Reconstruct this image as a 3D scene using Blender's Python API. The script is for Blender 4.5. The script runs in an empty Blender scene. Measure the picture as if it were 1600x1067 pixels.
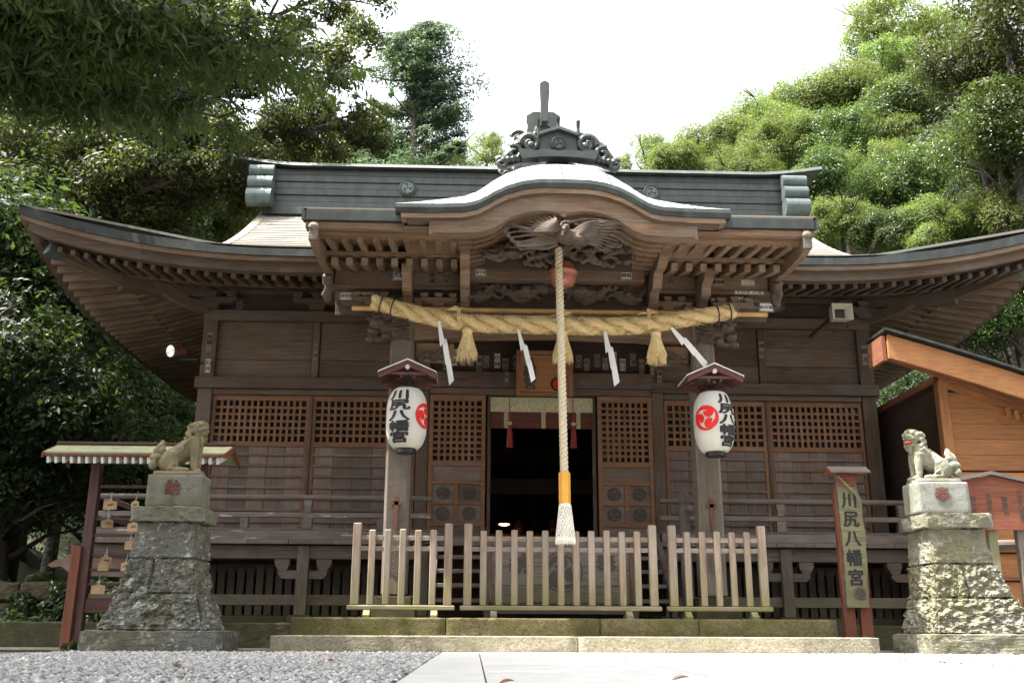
import bpy, bmesh, math, random
import numpy as np
from mathutils import Vector, Matrix, noise
random.seed(7); np.random.seed(7)
R = math.radians
sc = bpy.context.scene
col = sc.collection
# ------------------------------------------------------------ camera
cam_d = bpy.data.cameras.new('camera'); cam = bpy.data.objects.new('camera', cam_d); col.objects.link(cam)
cam_d.sensor_width = 36; cam_d.lens = 35.0; cam_d.clip_end = 3000; cam_d.clip_start = 0.05
_p, _y, _r = R(16.2), R(2.05), R(0.25)
_F = Vector((math.sin(_y)*math.cos(_p), math.cos(_y)*math.cos(_p), math.sin(_p)))
_R = Vector((math.cos(_y), -math.sin(_y), 0)); _U = _R.cross(_F)
_R2 = _R*math.cos(_r)+_U*math.sin(_r); _U2 = -_R*math.sin(_r)+_U*math.cos(_r)
m = Matrix((_R2, _U2, -_F)).transposed().to_4x4(); m.translation = (-1.08, 0, 0.25)
cam.matrix_world = m
sc.camera = cam
# ------------------------------------------------------------ sky, sun, exposure
SUN = Vector((-0.40, -0.09, 0.91)).normalized()
w = bpy.data.worlds.new('World'); sc.world = w; w.use_nodes = True
nt = w.node_tree; bg = nt.nodes['Background']
sky = nt.nodes.new('ShaderNodeTexSky'); sky.sky_type = 'NISHITA'; sky.sun_disc = False
sky.sun_elevation = math.asin(SUN.z); sky.sun_rotation = math.atan2(SUN.x, SUN.y)
sky.air_density = 1.3; sky.dust_density = 6.0; sky.ozone_density = 1.0
hs = nt.nodes.new('ShaderNodeHueSaturation'); hs.inputs['Saturation'].default_value = 0.28
nt.links.new(sky.outputs[0], hs.inputs['Color']); nt.links.new(hs.outputs[0], bg.inputs[0])
bg.inputs[1].default_value = 0.15
sd = bpy.data.lights.new('sun', 'SUN'); sd.energy = 4.3; sd.angle = R(0.55); sd.color = (1.0, 0.95, 0.87)
so = bpy.data.objects.new('sun', sd); col.objects.link(so)
so.rotation_euler = SUN.to_track_quat('Z', 'Y').to_euler(); so.location = (-8, -4, 30)
sc.view_settings.view_transform = 'Standard'; sc.view_settings.look = 'None'
sc.view_settings.exposure = 2.2; sc.view_settings.gamma = 1.0; sc.view_settings.use_curve_mapping = False
cy = sc.cycles
cy.max_bounces = 7; cy.diffuse_bounces = 5; cy.glossy_bounces = 3; cy.transmission_bounces = 4; cy.transparent_max_bounces = 6
cy.use_denoising = True; cy.caustics_reflective = False; cy.caustics_refractive = False
cy.sample_clamp_indirect = 6

# ------------------------------------------------------------ materials
class NT:
    def __init__(s, name):
        s.m = bpy.data.materials.new(name); s.m.use_nodes = True; s.t = s.m.node_tree
        s.b = s.t.nodes['Principled BSDF']; s.out = s.t.nodes['Material Output']
    def n(s, typ, **kw):
        nd = s.t.nodes.new('ShaderNode'+typ)
        for k, v in kw.items(): setattr(nd, k, v)
        return nd
    def l(s, a, b): s.t.links.new(a, b)
    def mixc(s, fac, a, b, mode='MIX'):
        x = s.n('Mix', data_type='RGBA', blend_type=mode)
        for sock, v in ((x.inputs[0], fac), (x.inputs[6], a), (x.inputs[7], b)):
            if hasattr(v, 'links'): s.l(v, sock)
            elif isinstance(v, tuple): sock.default_value = (*v, 1) if len(v) == 3 else v
            else: sock.default_value = v
        return x.outputs[2]
    def ramp(s, fac, stops):
        r = s.n('ValToRGB'); el = r.color_ramp.elements
        while len(el) < len(stops): el.new(0.5)
        for e, (p, c) in zip(el, stops):
            e.position = p; e.color = (*c, 1) if isinstance(c, tuple) else (c, c, c, 1)
        s.l(fac, r.inputs[0]); return r.outputs[0]
    def noise(s, vec, scale, detail=4, rough=0.55, dist=0):
        x = s.n('TexNoise'); x.inputs['Scale'].default_value = scale; x.inputs['Detail'].default_value = detail
        x.inputs['Roughness'].default_value = rough; x.inputs['Distortion'].default_value = dist
        if vec is not None: s.l(vec, x.inputs['Vector'])
        return x.outputs['Fac']
    def math(s, op, a, b=0.0):
        x = s.n('Math', operation=op)
        for sock, v in zip(x.inputs, (a, b)):
            if hasattr(v, 'links'): s.l(v, sock)
            else: sock.default_value = v
        return x.outputs[0]
    def bump(s, h, strength, dist=0.01):
        b = s.n('Bump'); b.inputs['Strength'].default_value = strength; b.inputs['Distance'].default_value = dist
        s.l(h, b.inputs['Height']); s.l(b.outputs[0], s.b.inputs['Normal'])

def wood(name, base, dark, rough=0.72, moss=None, grey=0.0, grain=1.0, var=0.3, peel=0, bump=0.5):
    """grain runs along local X of every piece; moss = (z_low, z_high) where green algae fades out upward"""
    s = NT(name); tc = s.n('TexCoord'); oi = s.n('ObjectInfo')
    off = s.n('VectorMath', operation='ADD'); s.l(tc.outputs['Object'], off.inputs[0])
    mul = s.n('VectorMath', operation='SCALE'); mul.inputs[0].default_value = (13.7, 5.3, 9.1); s.l(oi.outputs['Random'], mul.inputs['Scale'])
    s.l(mul.outputs[0], off.inputs[1])
    mp = s.n('Mapping'); mp.inputs['Scale'].default_value = (1.1, 16*grain, 16*grain); s.l(off.outputs[0], mp.inputs[0])
    g1 = s.noise(mp.outputs[0], 1.6, 5, 0.6, 1.2)
    mp2 = s.n('Mapping'); mp2.inputs['Scale'].default_value = (2.5, 70*grain, 70*grain); s.l(off.outputs[0], mp2.inputs[0])
    g2 = s.noise(mp2.outputs[0], 1.5, 3, 0.6)
    blot = s.noise(off.outputs[0], 1.7, 5, 0.6)
    c = s.mixc(s.ramp(g1, [(0.33, 0.0), (0.66, 1.0)]), dark, base)
    c = s.mixc(s.math('MULTIPLY', s.ramp(g2, [(0.35, 1.0), (0.6, 0.0)]), 0.55), c, tuple(x*0.45 for x in dark))
    gy = tuple((sum(base)/3)*k for k in (1.15, 1.05, 0.95))
    c = s.mixc(s.math('MULTIPLY', s.ramp(blot, [(0.38, 0.0), (0.68, 1.0)]), grey), c, gy)
    rv = s.math('ADD', s.math('MULTIPLY', oi.outputs['Random'], var), 1-var/2)
    hsv = s.n('HueSaturation'); s.l(c, hsv.inputs['Color']); s.l(rv, hsv.inputs['Value']); c = hsv.outputs[0]
    # water stains
    st = s.noise(off.outputs[0], 0.9, 4, 0.7)
    c = s.mixc(s.math('MULTIPLY', s.ramp(st, [(0.5, 0.0), (0.75, 1.0)]), 0.45), c, tuple(x*0.5 for x in dark))
    if peel:
        pn = s.noise(off.outputs[0], 3.2, 6, 0.65)
        mpp = s.n('Mapping'); mpp.inputs['Scale'].default_value = (2, 9, 9); s.l(off.outputs[0], mpp.inputs[0])
        pn = s.noise(mpp.outputs[0], 1.2, 5, 0.6)
        c = s.mixc(s.ramp(pn, [(0.6, 0.0), (0.63, 1.0)]), c, (0.36, 0.33, 0.32))
    if moss:
        ge = s.n('NewGeometry'); sx = s.n('SeparateXYZ'); s.l(ge.outputs['Position'], sx.inputs[0])
        mr = s.n('MapRange'); mr.inputs['From Min'].default_value = moss[1]; mr.inputs['From Max'].default_value = moss[0]
        s.l(sx.outputs['Z'], mr.inputs['Value'])
        mn = s.noise(ge.outputs['Position'], 2.2, 5, 0.6)
        f = s.math('MULTIPLY', mr.outputs[0], s.ramp(mn, [(0.35, 0.25), (0.6, 1.0)]))
        c = s.mixc(s.math('MULTIPLY', f, 0.8), c, (0.15, 0.15, 0.045))
    s.l(c, s.b.inputs['Base Color']); s.b.inputs['Roughness'].default_value = rough
    s.b.inputs['Specular IOR Level'].default_value = 0.3
    h = s.math('ADD', g2, g1); s.bump(h, bump, 0.004)
    return s.m

def plain(name, c, rough=0.6, metal=0, var=0.12, scale=8, spec=0.4, emit=None, bumpn=0.0):
    s = NT(name); tc = s.n('TexCoord'); nz = s.noise(tc.outputs['Object'], scale, 5, 0.6)
    cc = s.mixc(s.ramp(nz, [(0.3, 0.0), (0.7, 1.0)]), tuple(x*(1-var) for x in c), tuple(min(1, x*(1+var)) for x in c))
    s.l(cc, s.b.inputs['Base Color']); s.b.inputs['Roughness'].default_value = rough; s.b.inputs['Metallic'].default_value = metal
    s.b.inputs['Specular IOR Level'].default_value = spec
    if emit:
        s.b.inputs['Emission Color'].default_value = (*emit[0], 1); s.b.inputs['Emission Strength'].default_value = emit[1]
    if bumpn: s.bump(nz, bumpn, 0.01)
    return s.m

def stone(name, c1, c2, lichen, la=0.5, moss=None, mossa=0.0, speck=60, bump=0.6, rough=0.9):
    s = NT(name); ge = s.n('NewGeometry'); P = ge.outputs['Position']
    a = s.noise(P, 3.0, 6, 0.6); b = s.noise(P, speck, 3, 0.7); d = s.noise(P, 9, 6, 0.65, 0.5)
    c = s.mixc(s.ramp(a, [(0.3, 0.0), (0.7, 1.0)]), c1, c2)
    c = s.mixc(s.math('MULTIPLY', s.ramp(b, [(0.35, 1.0), (0.55, 0.0)]), 0.6), c, tuple(x*0.35 for x in c1))
    c = s.mixc(s.math('MULTIPLY', s.ramp(d, [(0.55, 0.0), (0.63, 1.0)]), la), c, lichen)
    if moss:
        e = s.noise(P, 1.6, 5, 0.65, 0.3)
        c = s.mixc(s.math('MULTIPLY', s.ramp(e, [(0.42, 0.0), (0.6, 1.0)]), mossa), c, moss)
    s.l(c, s.b.inputs['Base Color']); s.b.inputs['Roughness'].default_value = rough; s.b.inputs['Specular IOR Level'].default_value = 0.2
    s.bump(s.math('ADD', s.math('MULTIPLY', d, 1.5), b), bump, 0.012)
    return s.m

def gravel_mat():
    s = NT('mixed_gravel'); ge = s.n('NewGeometry'); P = ge.outputs['Position']; rn = ge.outputs['Random Per Island']
    c = s.ramp(rn, [(0.0, (0.12, 0.12, 0.125)), (0.25, (0.26, 0.255, 0.245)), (0.6, (0.38, 0.37, 0.35)), (0.85, (0.48, 0.45, 0.40)), (1.0, (0.62, 0.61, 0.58))])
    c = s.mixc(s.math('MULTIPLY', s.noise(P, 30, 4, 0.6), 0.5), c, (0.2, 0.2, 0.2)); s.l(c, s.b.inputs['Base Color']); s.b.inputs['Roughness'].default_value = 0.85
    return s.m
def leaf(name, c1, c2, trans=0.35, rough=0.52, hue=0.04):
    s = NT(name); oi = s.n('ObjectInfo'); ge = s.n('NewGeometry')
    nz = s.noise(ge.outputs['Position'], 0.8, 3, 0.6); rn = ge.outputs['Random Per Island']
    c = s.mixc(rn, c1, c2)
    c = s.mixc(s.math('MULTIPLY', s.ramp(nz, [(0.35, 0.0), (0.65, 1.0)]), 0.5), c, tuple(x*0.55 for x in c1))
    hsv = s.n('HueSaturation'); s.l(c, hsv.inputs['Color'])
    s.l(s.math('ADD', s.math('MULTIPLY', oi.outputs['Random'], hue), 0.5-hue/2), hsv.inputs['Hue'])
    s.l(s.math('ADD', s.math('MULTIPLY', oi.outputs['Random'], 0.5), 0.75), hsv.inputs['Value'])
    c = hsv.outputs[0]
    s.l(c, s.b.inputs['Base Color']); s.b.inputs['Roughness'].default_value = rough; s.b.inputs['Specular IOR Level'].default_value = 0.28
    tr = s.n('BsdfTranslucent'); tcol = s.mixc(0.35, c, (0.24, 0.36, 0.05)); s.l(tcol, tr.inputs[0])
    mx = s.n('MixShader'); mx.inputs[0].default_value = trans
    s.l(s.b.outputs[0], mx.inputs[1]); s.l(tr.outputs[0], mx.inputs[2]); s.l(mx.outputs[0], s.out.inputs[0])
    return s.m

M = {}
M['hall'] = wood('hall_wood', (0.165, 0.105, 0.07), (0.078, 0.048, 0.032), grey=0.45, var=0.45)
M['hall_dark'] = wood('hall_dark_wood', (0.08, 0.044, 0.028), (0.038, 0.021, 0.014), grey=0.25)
M['board'] = wood('wall_board_wood', (0.23, 0.155, 0.12), (0.135, 0.086, 0.066), grey=0.5, var=0.5)
M['eave'] = wood('eave_wood', (0.25, 0.15, 0.09), (0.12, 0.07, 0.042), grey=0.45, var=0.35)
M['porch'] = wood('porch_wood', (0.285, 0.17, 0.095), (0.135, 0.076, 0.041), grey=0.4, var=0.3)
M['carve'] = wood('carving_wood', (0.125, 0.085, 0.058), (0.065, 0.042, 0.028), grey=0.4, grain=0.4, var=0.1)
M['lattice'] = wood('lattice_wood', (0.31, 0.14, 0.065), (0.19, 0.085, 0.04), grey=0.25, var=0.2)
M['grey'] = wood('weathered_grey_wood', (0.21, 0.165, 0.14), (0.12, 0.09, 0.075), grey=0.6, var=0.25)
M['pillar'] = wood('pillar_wood', (0.23, 0.185, 0.145), (0.13, 0.097, 0.072), grey=0.5, moss=(0.4, 0.95))
M['peel'] = wood('peeling_floor_edge_wood', (0.20, 0.16, 0.14), (0.12, 0.09, 0.08), grey=0.5, peel=1)
M['fence'] = wood('fence_wood', (0.33, 0.25, 0.185), (0.20, 0.145, 0.105), grey=0.55, moss=(0.5, 1.12), var=0.2)
M['under'] = wood('underfloor_wood', (0.15, 0.115, 0.09), (0.08, 0.058, 0.045), grey=0.55, moss=(0.1, 0.95))
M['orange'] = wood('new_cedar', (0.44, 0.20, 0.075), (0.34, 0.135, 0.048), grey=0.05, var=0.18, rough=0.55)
M['orange_dk'] = wood('shade_tinted_red_cedar', (0.28, 0.105, 0.05), (0.18, 0.07, 0.035), grey=0.05, var=0.2)  # darker copy of the new cedar, shade put into its colour
M['redwood'] = wood('red_painted_wood', (0.26, 0.085, 0.045), (0.17, 0.05, 0.03), grey=0.15, var=0.15)
M['darkred'] = wood('dark_rack_wood', (0.13, 0.055, 0.045), (0.07, 0.035, 0.03), grey=0.3, var=0.2)
M['signwood'] = wood('mossy_sign_wood', (0.27, 0.255, 0.14), (0.15, 0.145, 0.07), grey=0.3, var=0.0, bump=1.0)
M['maroon'] = plain('maroon_paint', (0.10, 0.035, 0.032), 0.55, var=0.3)
M['white_paint'] = plain('white_paint', (0.72, 0.70, 0.68), 0.6)
M['paper'] = plain('paper_white', (0.72, 0.71, 0.69), 0.8, var=0.03)
M['oldpaper'] = plain('aged_paper_slip', (0.55, 0.50, 0.42), 0.85, var=0.15)
M['darkpaper'] = plain('weathered_paper_slip', (0.26, 0.19, 0.14), 0.85, var=0.3)
M['ink'] = plain('black_ink', (0.022, 0.02, 0.022), 0.7)
M['fadedink'] = plain('faded_ink', (0.07, 0.055, 0.045), 0.8)
M['red'] = plain('vermilion_red', (0.62, 0.015, 0.01), 0.6, var=0.06)
M['black'] = plain('black_lacquer', (0.018, 0.016, 0.016), 0.35)
M['ironm'] = plain('dark_iron', (0.05, 0.045, 0.04), 0.5, 0.6)
M['straw'] = plain('rice_straw', (0.62, 0.46, 0.22), 0.85, var=0.4, scale=70, bumpn=1.0)
M['straw2'] = plain('rice_straw_fibre', (0.66, 0.50, 0.25), 0.85, var=0.35, scale=50)
M['bamboo'] = plain('bamboo', (0.50, 0.30, 0.11), 0.4, var=0.3, scale=3)
M['hemp'] = plain('pale_hemp_rope', (0.54, 0.45, 0.32), 0.85, var=0.25, scale=60, bumpn=0.5)
M['cotton'] = plain('white_cotton_cord', (0.66, 0.63, 0.56), 0.9, var=0.06)
M['yellow'] = plain('yellow_lacquered_handle', (0.60, 0.30, 0.04), 0.35, var=0.05)
M['bell'] = plain('red_bronze_bell', (0.30, 0.11, 0.07), 0.4, 0.3, var=0.25)
M['gold'] = plain('gold_green_brocade', (0.46, 0.42, 0.25), 0.7, var=0.4, scale=45)
M['blind'] = wood('bamboo_blind', (0.20, 0.07, 0.045), (0.12, 0.04, 0.03), grain=2, var=0.05)
M['crimson'] = plain('crimson_silk', (0.28, 0.03, 0.03), 0.6, var=0.3, scale=40)
M['lamp_glow'] = plain('warm_lamp', (0.9, 0.6, 0.3), 0.5, emit=((1.0, 0.62, 0.28), 6))
M['beige'] = plain('beige_plastic', (0.50, 0.47, 0.38), 0.5, var=0.06)
M['chrome'] = plain('lamp_reflector', (0.75, 0.75, 0.75), 0.15, 1.0, var=0.02)
M['emaw'] = plain('ema_wood', (0.42, 0.27, 0.13), 0.6, var=0.25, scale=5)
M['cord'] = plain('pale_cord', (0.55, 0.52, 0.48), 0.8)
M['string'] = plain('thin_white_string', (0.6, 0.6, 0.58), 0.8)
M['mouth'] = plain('red_painted_mouth', (0.35, 0.03, 0.02), 0.7)
M['carvedred'] = plain('red_filled_carving', (0.13, 0.05, 0.035), 0.85, var=0.4, scale=20)
M['leafdry'] = plain('dry_leaf', (0.22, 0.07, 0.03), 0.8, var=0.4)
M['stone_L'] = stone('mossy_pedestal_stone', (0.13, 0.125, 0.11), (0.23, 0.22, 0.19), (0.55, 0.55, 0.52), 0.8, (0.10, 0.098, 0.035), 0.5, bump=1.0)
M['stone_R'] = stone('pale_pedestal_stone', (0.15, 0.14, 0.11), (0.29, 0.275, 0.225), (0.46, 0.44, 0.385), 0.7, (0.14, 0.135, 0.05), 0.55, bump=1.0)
M['stone_cap'] = stone('granite_cap_stone', (0.20, 0.20, 0.18), (0.33, 0.33, 0.30), (0.10, 0.10, 0.09), 0.6, (0.15, 0.16, 0.07), 0.5, speck=110)
M['stone_capL'] = stone('stained_granite_cap', (0.17, 0.165, 0.13), (0.30, 0.29, 0.24), (0.07, 0.07, 0.055), 0.6, (0.13, 0.13, 0.05), 0.5, speck=110)
M['lion_L'] = stone('ochre_weathered_granite', (0.20, 0.17, 0.11), (0.36, 0.29, 0.165), (0.12, 0.115, 0.095), 0.55, (0.13, 0.12, 0.06), 0.5, speck=120, bump=0.3)
M['lion_R'] = stone('pale_green_weathered_granite', (0.20, 0.195, 0.145), (0.34, 0.33, 0.26), (0.12, 0.125, 0.08), 0.6, (0.17, 0.19, 0.09), 0.5, speck=120, bump=0.6)
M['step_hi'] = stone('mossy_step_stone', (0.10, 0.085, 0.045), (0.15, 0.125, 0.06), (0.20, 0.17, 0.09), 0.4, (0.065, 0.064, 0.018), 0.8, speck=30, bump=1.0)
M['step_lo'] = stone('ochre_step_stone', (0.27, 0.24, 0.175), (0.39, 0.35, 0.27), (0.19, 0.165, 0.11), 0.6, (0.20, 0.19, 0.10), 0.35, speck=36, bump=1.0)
M['path'] = stone('pale_paving_stone', (0.46, 0.45, 0.42), (0.54, 0.53, 0.50), (0.50, 0.48, 0.44), 0.3, speck=150, bump=0.1)
M['kerb'] = stone('dark_mossy_kerb', (0.075, 0.062, 0.042), (0.11, 0.095, 0.062), (0.16, 0.15, 0.10), 0.3, (0.05, 0.052, 0.02), 0.8)
M['gravel'] = stone('grey_gravel', (0.20, 0.205, 0.21), (0.40, 0.40, 0.40), (0.52, 0.50, 0.47), 0.4, speck=24, bump=0.1)
M['gravel'] = gravel_mat()
M['gravelbed'] = stone('gravel_bed', (0.10, 0.10, 0.10), (0.20, 0.20, 0.19), (0.5, 0.49, 0.46), 0.5, speck=80, bump=1.0)
M['earth'] = stone('forest_floor', (0.035, 0.032, 0.02), (0.06, 0.05, 0.03), (0.08, 0.06, 0.035), 0.5, (0.03, 0.05, 0.015), 0.9, speck=30)
M['bark'] = stone('bark', (0.05, 0.042, 0.034), (0.085, 0.072, 0.06), (0.13, 0.13, 0.11), 0.3, speck=25, bump=1.0)

def copper(name, c1, c2, streak, rough=0.45, metal=0.3):
    s = NT(name); ge = s.n('NewGeometry'); mp = s.n('Mapping'); mp.inputs['Scale'].default_value = (3, 3, 0.6); s.l(ge.outputs['Position'], mp.inputs[0])
    a = s.noise(mp.outputs[0], 2.0, 5, 0.65); b = s.noise(ge.outputs['Position'], 6.0, 5, 0.6); oi = s.n('ObjectInfo')
    c = s.mixc(s.ramp(a, [(0.35, 0.0), (0.65, 1.0)]), c1, c2)
    c = s.mixc(s.math('MULTIPLY', s.ramp(b, [(0.52, 0.0), (0.68, 1.0)]), 0.6), c, streak)
    hsv = s.n('HueSaturation'); s.l(c, hsv.inputs['Color']); s.l(s.math('ADD', s.math('MULTIPLY', oi.outputs['Random'], 0.25), 0.87), hsv.inputs['Value'])
    s.l(hsv.outputs[0], s.b.inputs['Base Color']); s.b.inputs['Metallic'].default_value = metal
    s.l(s.math('ADD', s.math('MULTIPLY', b, 0.3), rough-0.12), s.b.inputs['Roughness'])
    s.bump(b, 0.12, 0.01)
    return s.m
M['copper'] = copper('dark_copper', (0.030, 0.033, 0.031), (0.048, 0.053, 0.049), (0.055, 0.08, 0.07))
M['copper_top'] = copper('patinated_copper_top', (0.24, 0.27, 0.265), (0.33, 0.36, 0.35), (0.30, 0.25, 0.19), 0.5, 0.15)
M['copper_main'] = copper('brown_green_copper_sheet', (0.24, 0.20, 0.16), (0.20, 0.23, 0.21), (0.36, 0.22, 0.12), 0.42, 0.35)
M['copper_green'] = copper('pale_green_copper', (0.055, 0.075, 0.073), (0.085, 0.11, 0.106), (0.04, 0.052, 0.05), 0.5, 0.2)
M['rackroof'] = copper('pale_green_rack_roof', (0.28, 0.30, 0.16), (0.34, 0.36, 0.20), (0.18, 0.17, 0.10), 0.6, 0.0)

_g = NT('dark_window_glass'); _g.b.inputs['Base Color'].default_value = (0.02, 0.022, 0.025, 1); _g.b.inputs['Roughness'].default_value = 0.04
_g.b.inputs['Specular IOR Level'].default_value = 0.8
M['glass'] = _g.m
# lantern paper: slightly translucent
_s = NT('lantern_paper'); _tc = _s.n('TexCoord'); _sx = _s.n('SeparateXYZ'); _s.l(_tc.outputs['Object'], _sx.inputs[0])
_nz = _s.noise(_tc.outputs['Object'], 5, 4, 0.6)
_c = _s.mixc(_s.ramp(_nz, [(0.3, 0.0), (0.7, 1.0)]), (0.68, 0.65, 0.57), (0.75, 0.72, 0.66))
_s.l(_c, _s.b.inputs['Base Color']); _s.b.inputs['Roughness'].default_value = 0.6
_tr = _s.n('BsdfTranslucent'); _s.l(_c, _tr.inputs[0]); _mx = _s.n('MixShader'); _mx.inputs[0].default_value = 0.25
_s.l(_s.b.outputs[0], _mx.inputs[1]); _s.l(_tr.outputs[0], _mx.inputs[2]); _s.l(_mx.outputs[0], _s.out.inputs[0])
M['lantern'] = _s.m
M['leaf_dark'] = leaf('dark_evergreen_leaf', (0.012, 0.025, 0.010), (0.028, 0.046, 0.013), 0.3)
M['leaf_hill'] = leaf('hazed_broadleaf_green', (0.085, 0.115, 0.030), (0.16, 0.185, 0.05), 0.42)  # paled: the haze over the slope is put into the leaf colour
M['leaf_mid'] = leaf('glossy_green_leaf', (0.035, 0.062, 0.018), (0.068, 0.105, 0.024), 0.35, 0.35)
M['leaf_pale'] = leaf('pale_green_leaf', (0.15, 0.21, 0.055), (0.24, 0.31, 0.09), 0.5)
M['leaf_olive'] = leaf('olive_brown_leaf', (0.026, 0.034, 0.011), (0.068, 0.066, 0.018), 0.32)
M['leaf_big'] = leaf('long_yellow_green_leaf', (0.020, 0.042, 0.011), (0.060, 0.092, 0.020), 0.35, 0.45)
M['needle'] = leaf('blue_green_needle', (0.06, 0.11, 0.065), (0.10, 0.16, 0.09), 0.25, 0.6)

# ------------------------------------------------------------ mesh building
class MB:
    def __init__(s): s.v = []; s.f = []; s.m = []; s.cur = 0
    def add(s, vs, fs):
        o = len(s.v); s.v.extend([tuple(v) for v in vs]); s.f.extend([tuple(i+o for i in f) for f in fs]); s.m.extend([s.cur]*len(fs)); return s
    def box(s, x0, x1, y0, y1, z0, z1):
        return s.add([(x0,y0,z0),(x1,y0,z0),(x1,y1,z0),(x0,y1,z0),(x0,y0,z1),(x1,y0,z1),(x1,y1,z1),(x0,y1,z1)],
                     [(0,3,2,1),(4,5,6,7),(0,1,5,4),(1,2,6,5),(2,3,7,6),(3,0,4,7)])
    def bar(s, a, b, wd, ht, up=(0,0,1)):
        a, b = Vector(a), Vector(b); x = (b-a).normalized(); y = Vector(up).cross(x)
        if y.length < 1e-4: y = Vector((0,1,0)).cross(x)
        y.normalize(); z = x.cross(y); y *= wd/2; z *= ht/2
        vs = [a-y-z, a+y-z, a+y+z, a-y+z, b-y-z, b+y-z, b+y+z, b-y+z]
        return s.add(vs, [(0,3,2,1),(4,5,6,7),(0,1,5,4),(1,2,6,5),(2,3,7,6),(3,0,4,7)])
    def tube(s, pts, rad, seg=8, cap=True, flat=1.0):
        pts = [Vector(p) for p in pts]; n = len(pts)
        if not hasattr(rad, '__len__'): rad = [rad]*n
        up = None; vs = []
        for i, p in enumerate(pts):
            t = (pts[min(i+1, n-1)]-pts[max(i-1, 0)]).normalized()
            if up is None: up = Vector((0,0,1)) if abs(t.z) < 0.9 else Vector((1,0,0))
            x = up.cross(t).normalized(); up = t.cross(x).normalized()
            for k in range(seg):
                a = 2*math.pi*k/seg; vs.append(p+x*math.cos(a)*rad[i]+up*math.sin(a)*rad[i]*flat)
        fs = [(i*seg+k, i*seg+(k+1)%seg, (i+1)*seg+(k+1)%seg, (i+1)*seg+k) for i in range(n-1) for k in range(seg)]
        if cap: fs += [tuple(range(seg-1, -1, -1)), tuple(range((n-1)*seg, n*seg))]
        return s.add(vs, fs)
    def lathe(s, prof, seg=20, c=(0,0,0), axis='z'):
        vs = []; n = len(prof)
        for r_, h in prof:
            for k in range(seg):
                a = 2*math.pi*k/seg; x, y = r_*math.cos(a), r_*math.sin(a)
                v = (x, y, h) if axis == 'z' else ((h, x, y) if axis == 'x' else (x, h, y))
                vs.append((v[0]+c[0], v[1]+c[1], v[2]+c[2]))
        fs = [(i*seg+k, i*seg+(k+1)%seg, (i+1)*seg+(k+1)%seg, (i+1)*seg+k) for i in range(n-1) for k in range(seg)]
        fs += [tuple(range(seg-1, -1, -1)), tuple(range((n-1)*seg, n*seg))]
        return s.add(vs, fs)
    def prism(s, outl, y0, y1, plane='xz'):
        """outline polygon (any simple shape) extruded; tessellated caps"""
        from mathutils.geometry import tessellate_polygon
        n = len(outl); P = [Vector((a, b, 0)) for a, b in outl]
        tri = tessellate_polygon([P])
        def mk(a, b, d): return {'xz': (a, d, b), 'yz': (d, a, b), 'xy': (a, b, d)}[plane]
        vs = [mk(a, b, y0) for a, b in outl]+[mk(a, b, y1) for a, b in outl]
        fs = [tuple(t) for t in tri]+[tuple(i+n for i in reversed(t)) for t in tri]
        fs += [(i, (i+1) % n, (i+1) % n+n, i+n) for i in range(n)]
        return s.add(vs, fs)
    def sphere(s, c, r_, seg=10, rings=7):
        if not hasattr(r_, '__len__'): r_ = (r_, r_, r_)
        vs = []; fs = []
        for i in range(rings+1):
            th = math.pi*i/rings
            for k in range(seg):
                a = 2*math.pi*k/seg; vs.append((c[0]+r_[0]*math.sin(th)*math.cos(a), c[1]+r_[1]*math.sin(th)*math.sin(a), c[2]+r_[2]*math.cos(th)))
        for i in range(rings):
            for k in range(seg): fs.append((i*seg+k, (i+1)*seg+k, (i+1)*seg+(k+1)%seg, i*seg+(k+1)%seg))
        return s.add(vs, fs)
    def mesh(s, name, mat, smooth=False, fix=True):
        me = bpy.data.meshes.new(name); me.from_pydata(s.v, [], s.f)
        for mm in (mat if isinstance(mat, (list, tuple)) else [mat]): me.materials.append(M[mm] if isinstance(mm, str) else mm)
        if isinstance(mat, (list, tuple)): me.polygons.foreach_set('material_index', s.m)
        if fix:
            bm = bmesh.new(); bm.from_mesh(me)
            bmesh.ops.remove_doubles(bm, verts=bm.verts, dist=1e-5)
            bmesh.ops.recalc_face_normals(bm, faces=bm.faces)
            bm.to_mesh(me); bm.free()
        if smooth: me.polygons.foreach_set('use_smooth', [True]*len(me.polygons))
        me.update(); return me

def ob(name, me, parent=None, mat=None, loc=None, rot=None, mw=None):
    if isinstance(me, MB): me = me.mesh(name, mat)
    o = bpy.data.objects.new(name, me); col.objects.link(o)
    if mw is not None: o.matrix_local = mw
    if loc is not None: o.location = loc
    if rot is not None: o.rotation_euler = rot
    if parent is not None: o.parent = parent
    return o
def tag(o, label=None, cat=None, group=None, kind=None):
    if label: o['label'] = label
    if cat: o['category'] = cat
    if group: o['group'] = group
    if kind: o['kind'] = kind
    return o
def thing(name, label, cat, loc=(0,0,0), rz=0, group=None):
    o = bpy.data.objects.new(name, None); col.objects.link(o); o.empty_display_size = 0.2
    o.location = loc; o.rotation_euler = (0, 0, rz); return tag(o, label, cat, group)
def copy_tree(o, parent=None):
    c = o.copy(); col.objects.link(c); c.parent = parent
    for ch in list(o.children): copy_tree(ch, c)
    return c

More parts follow.
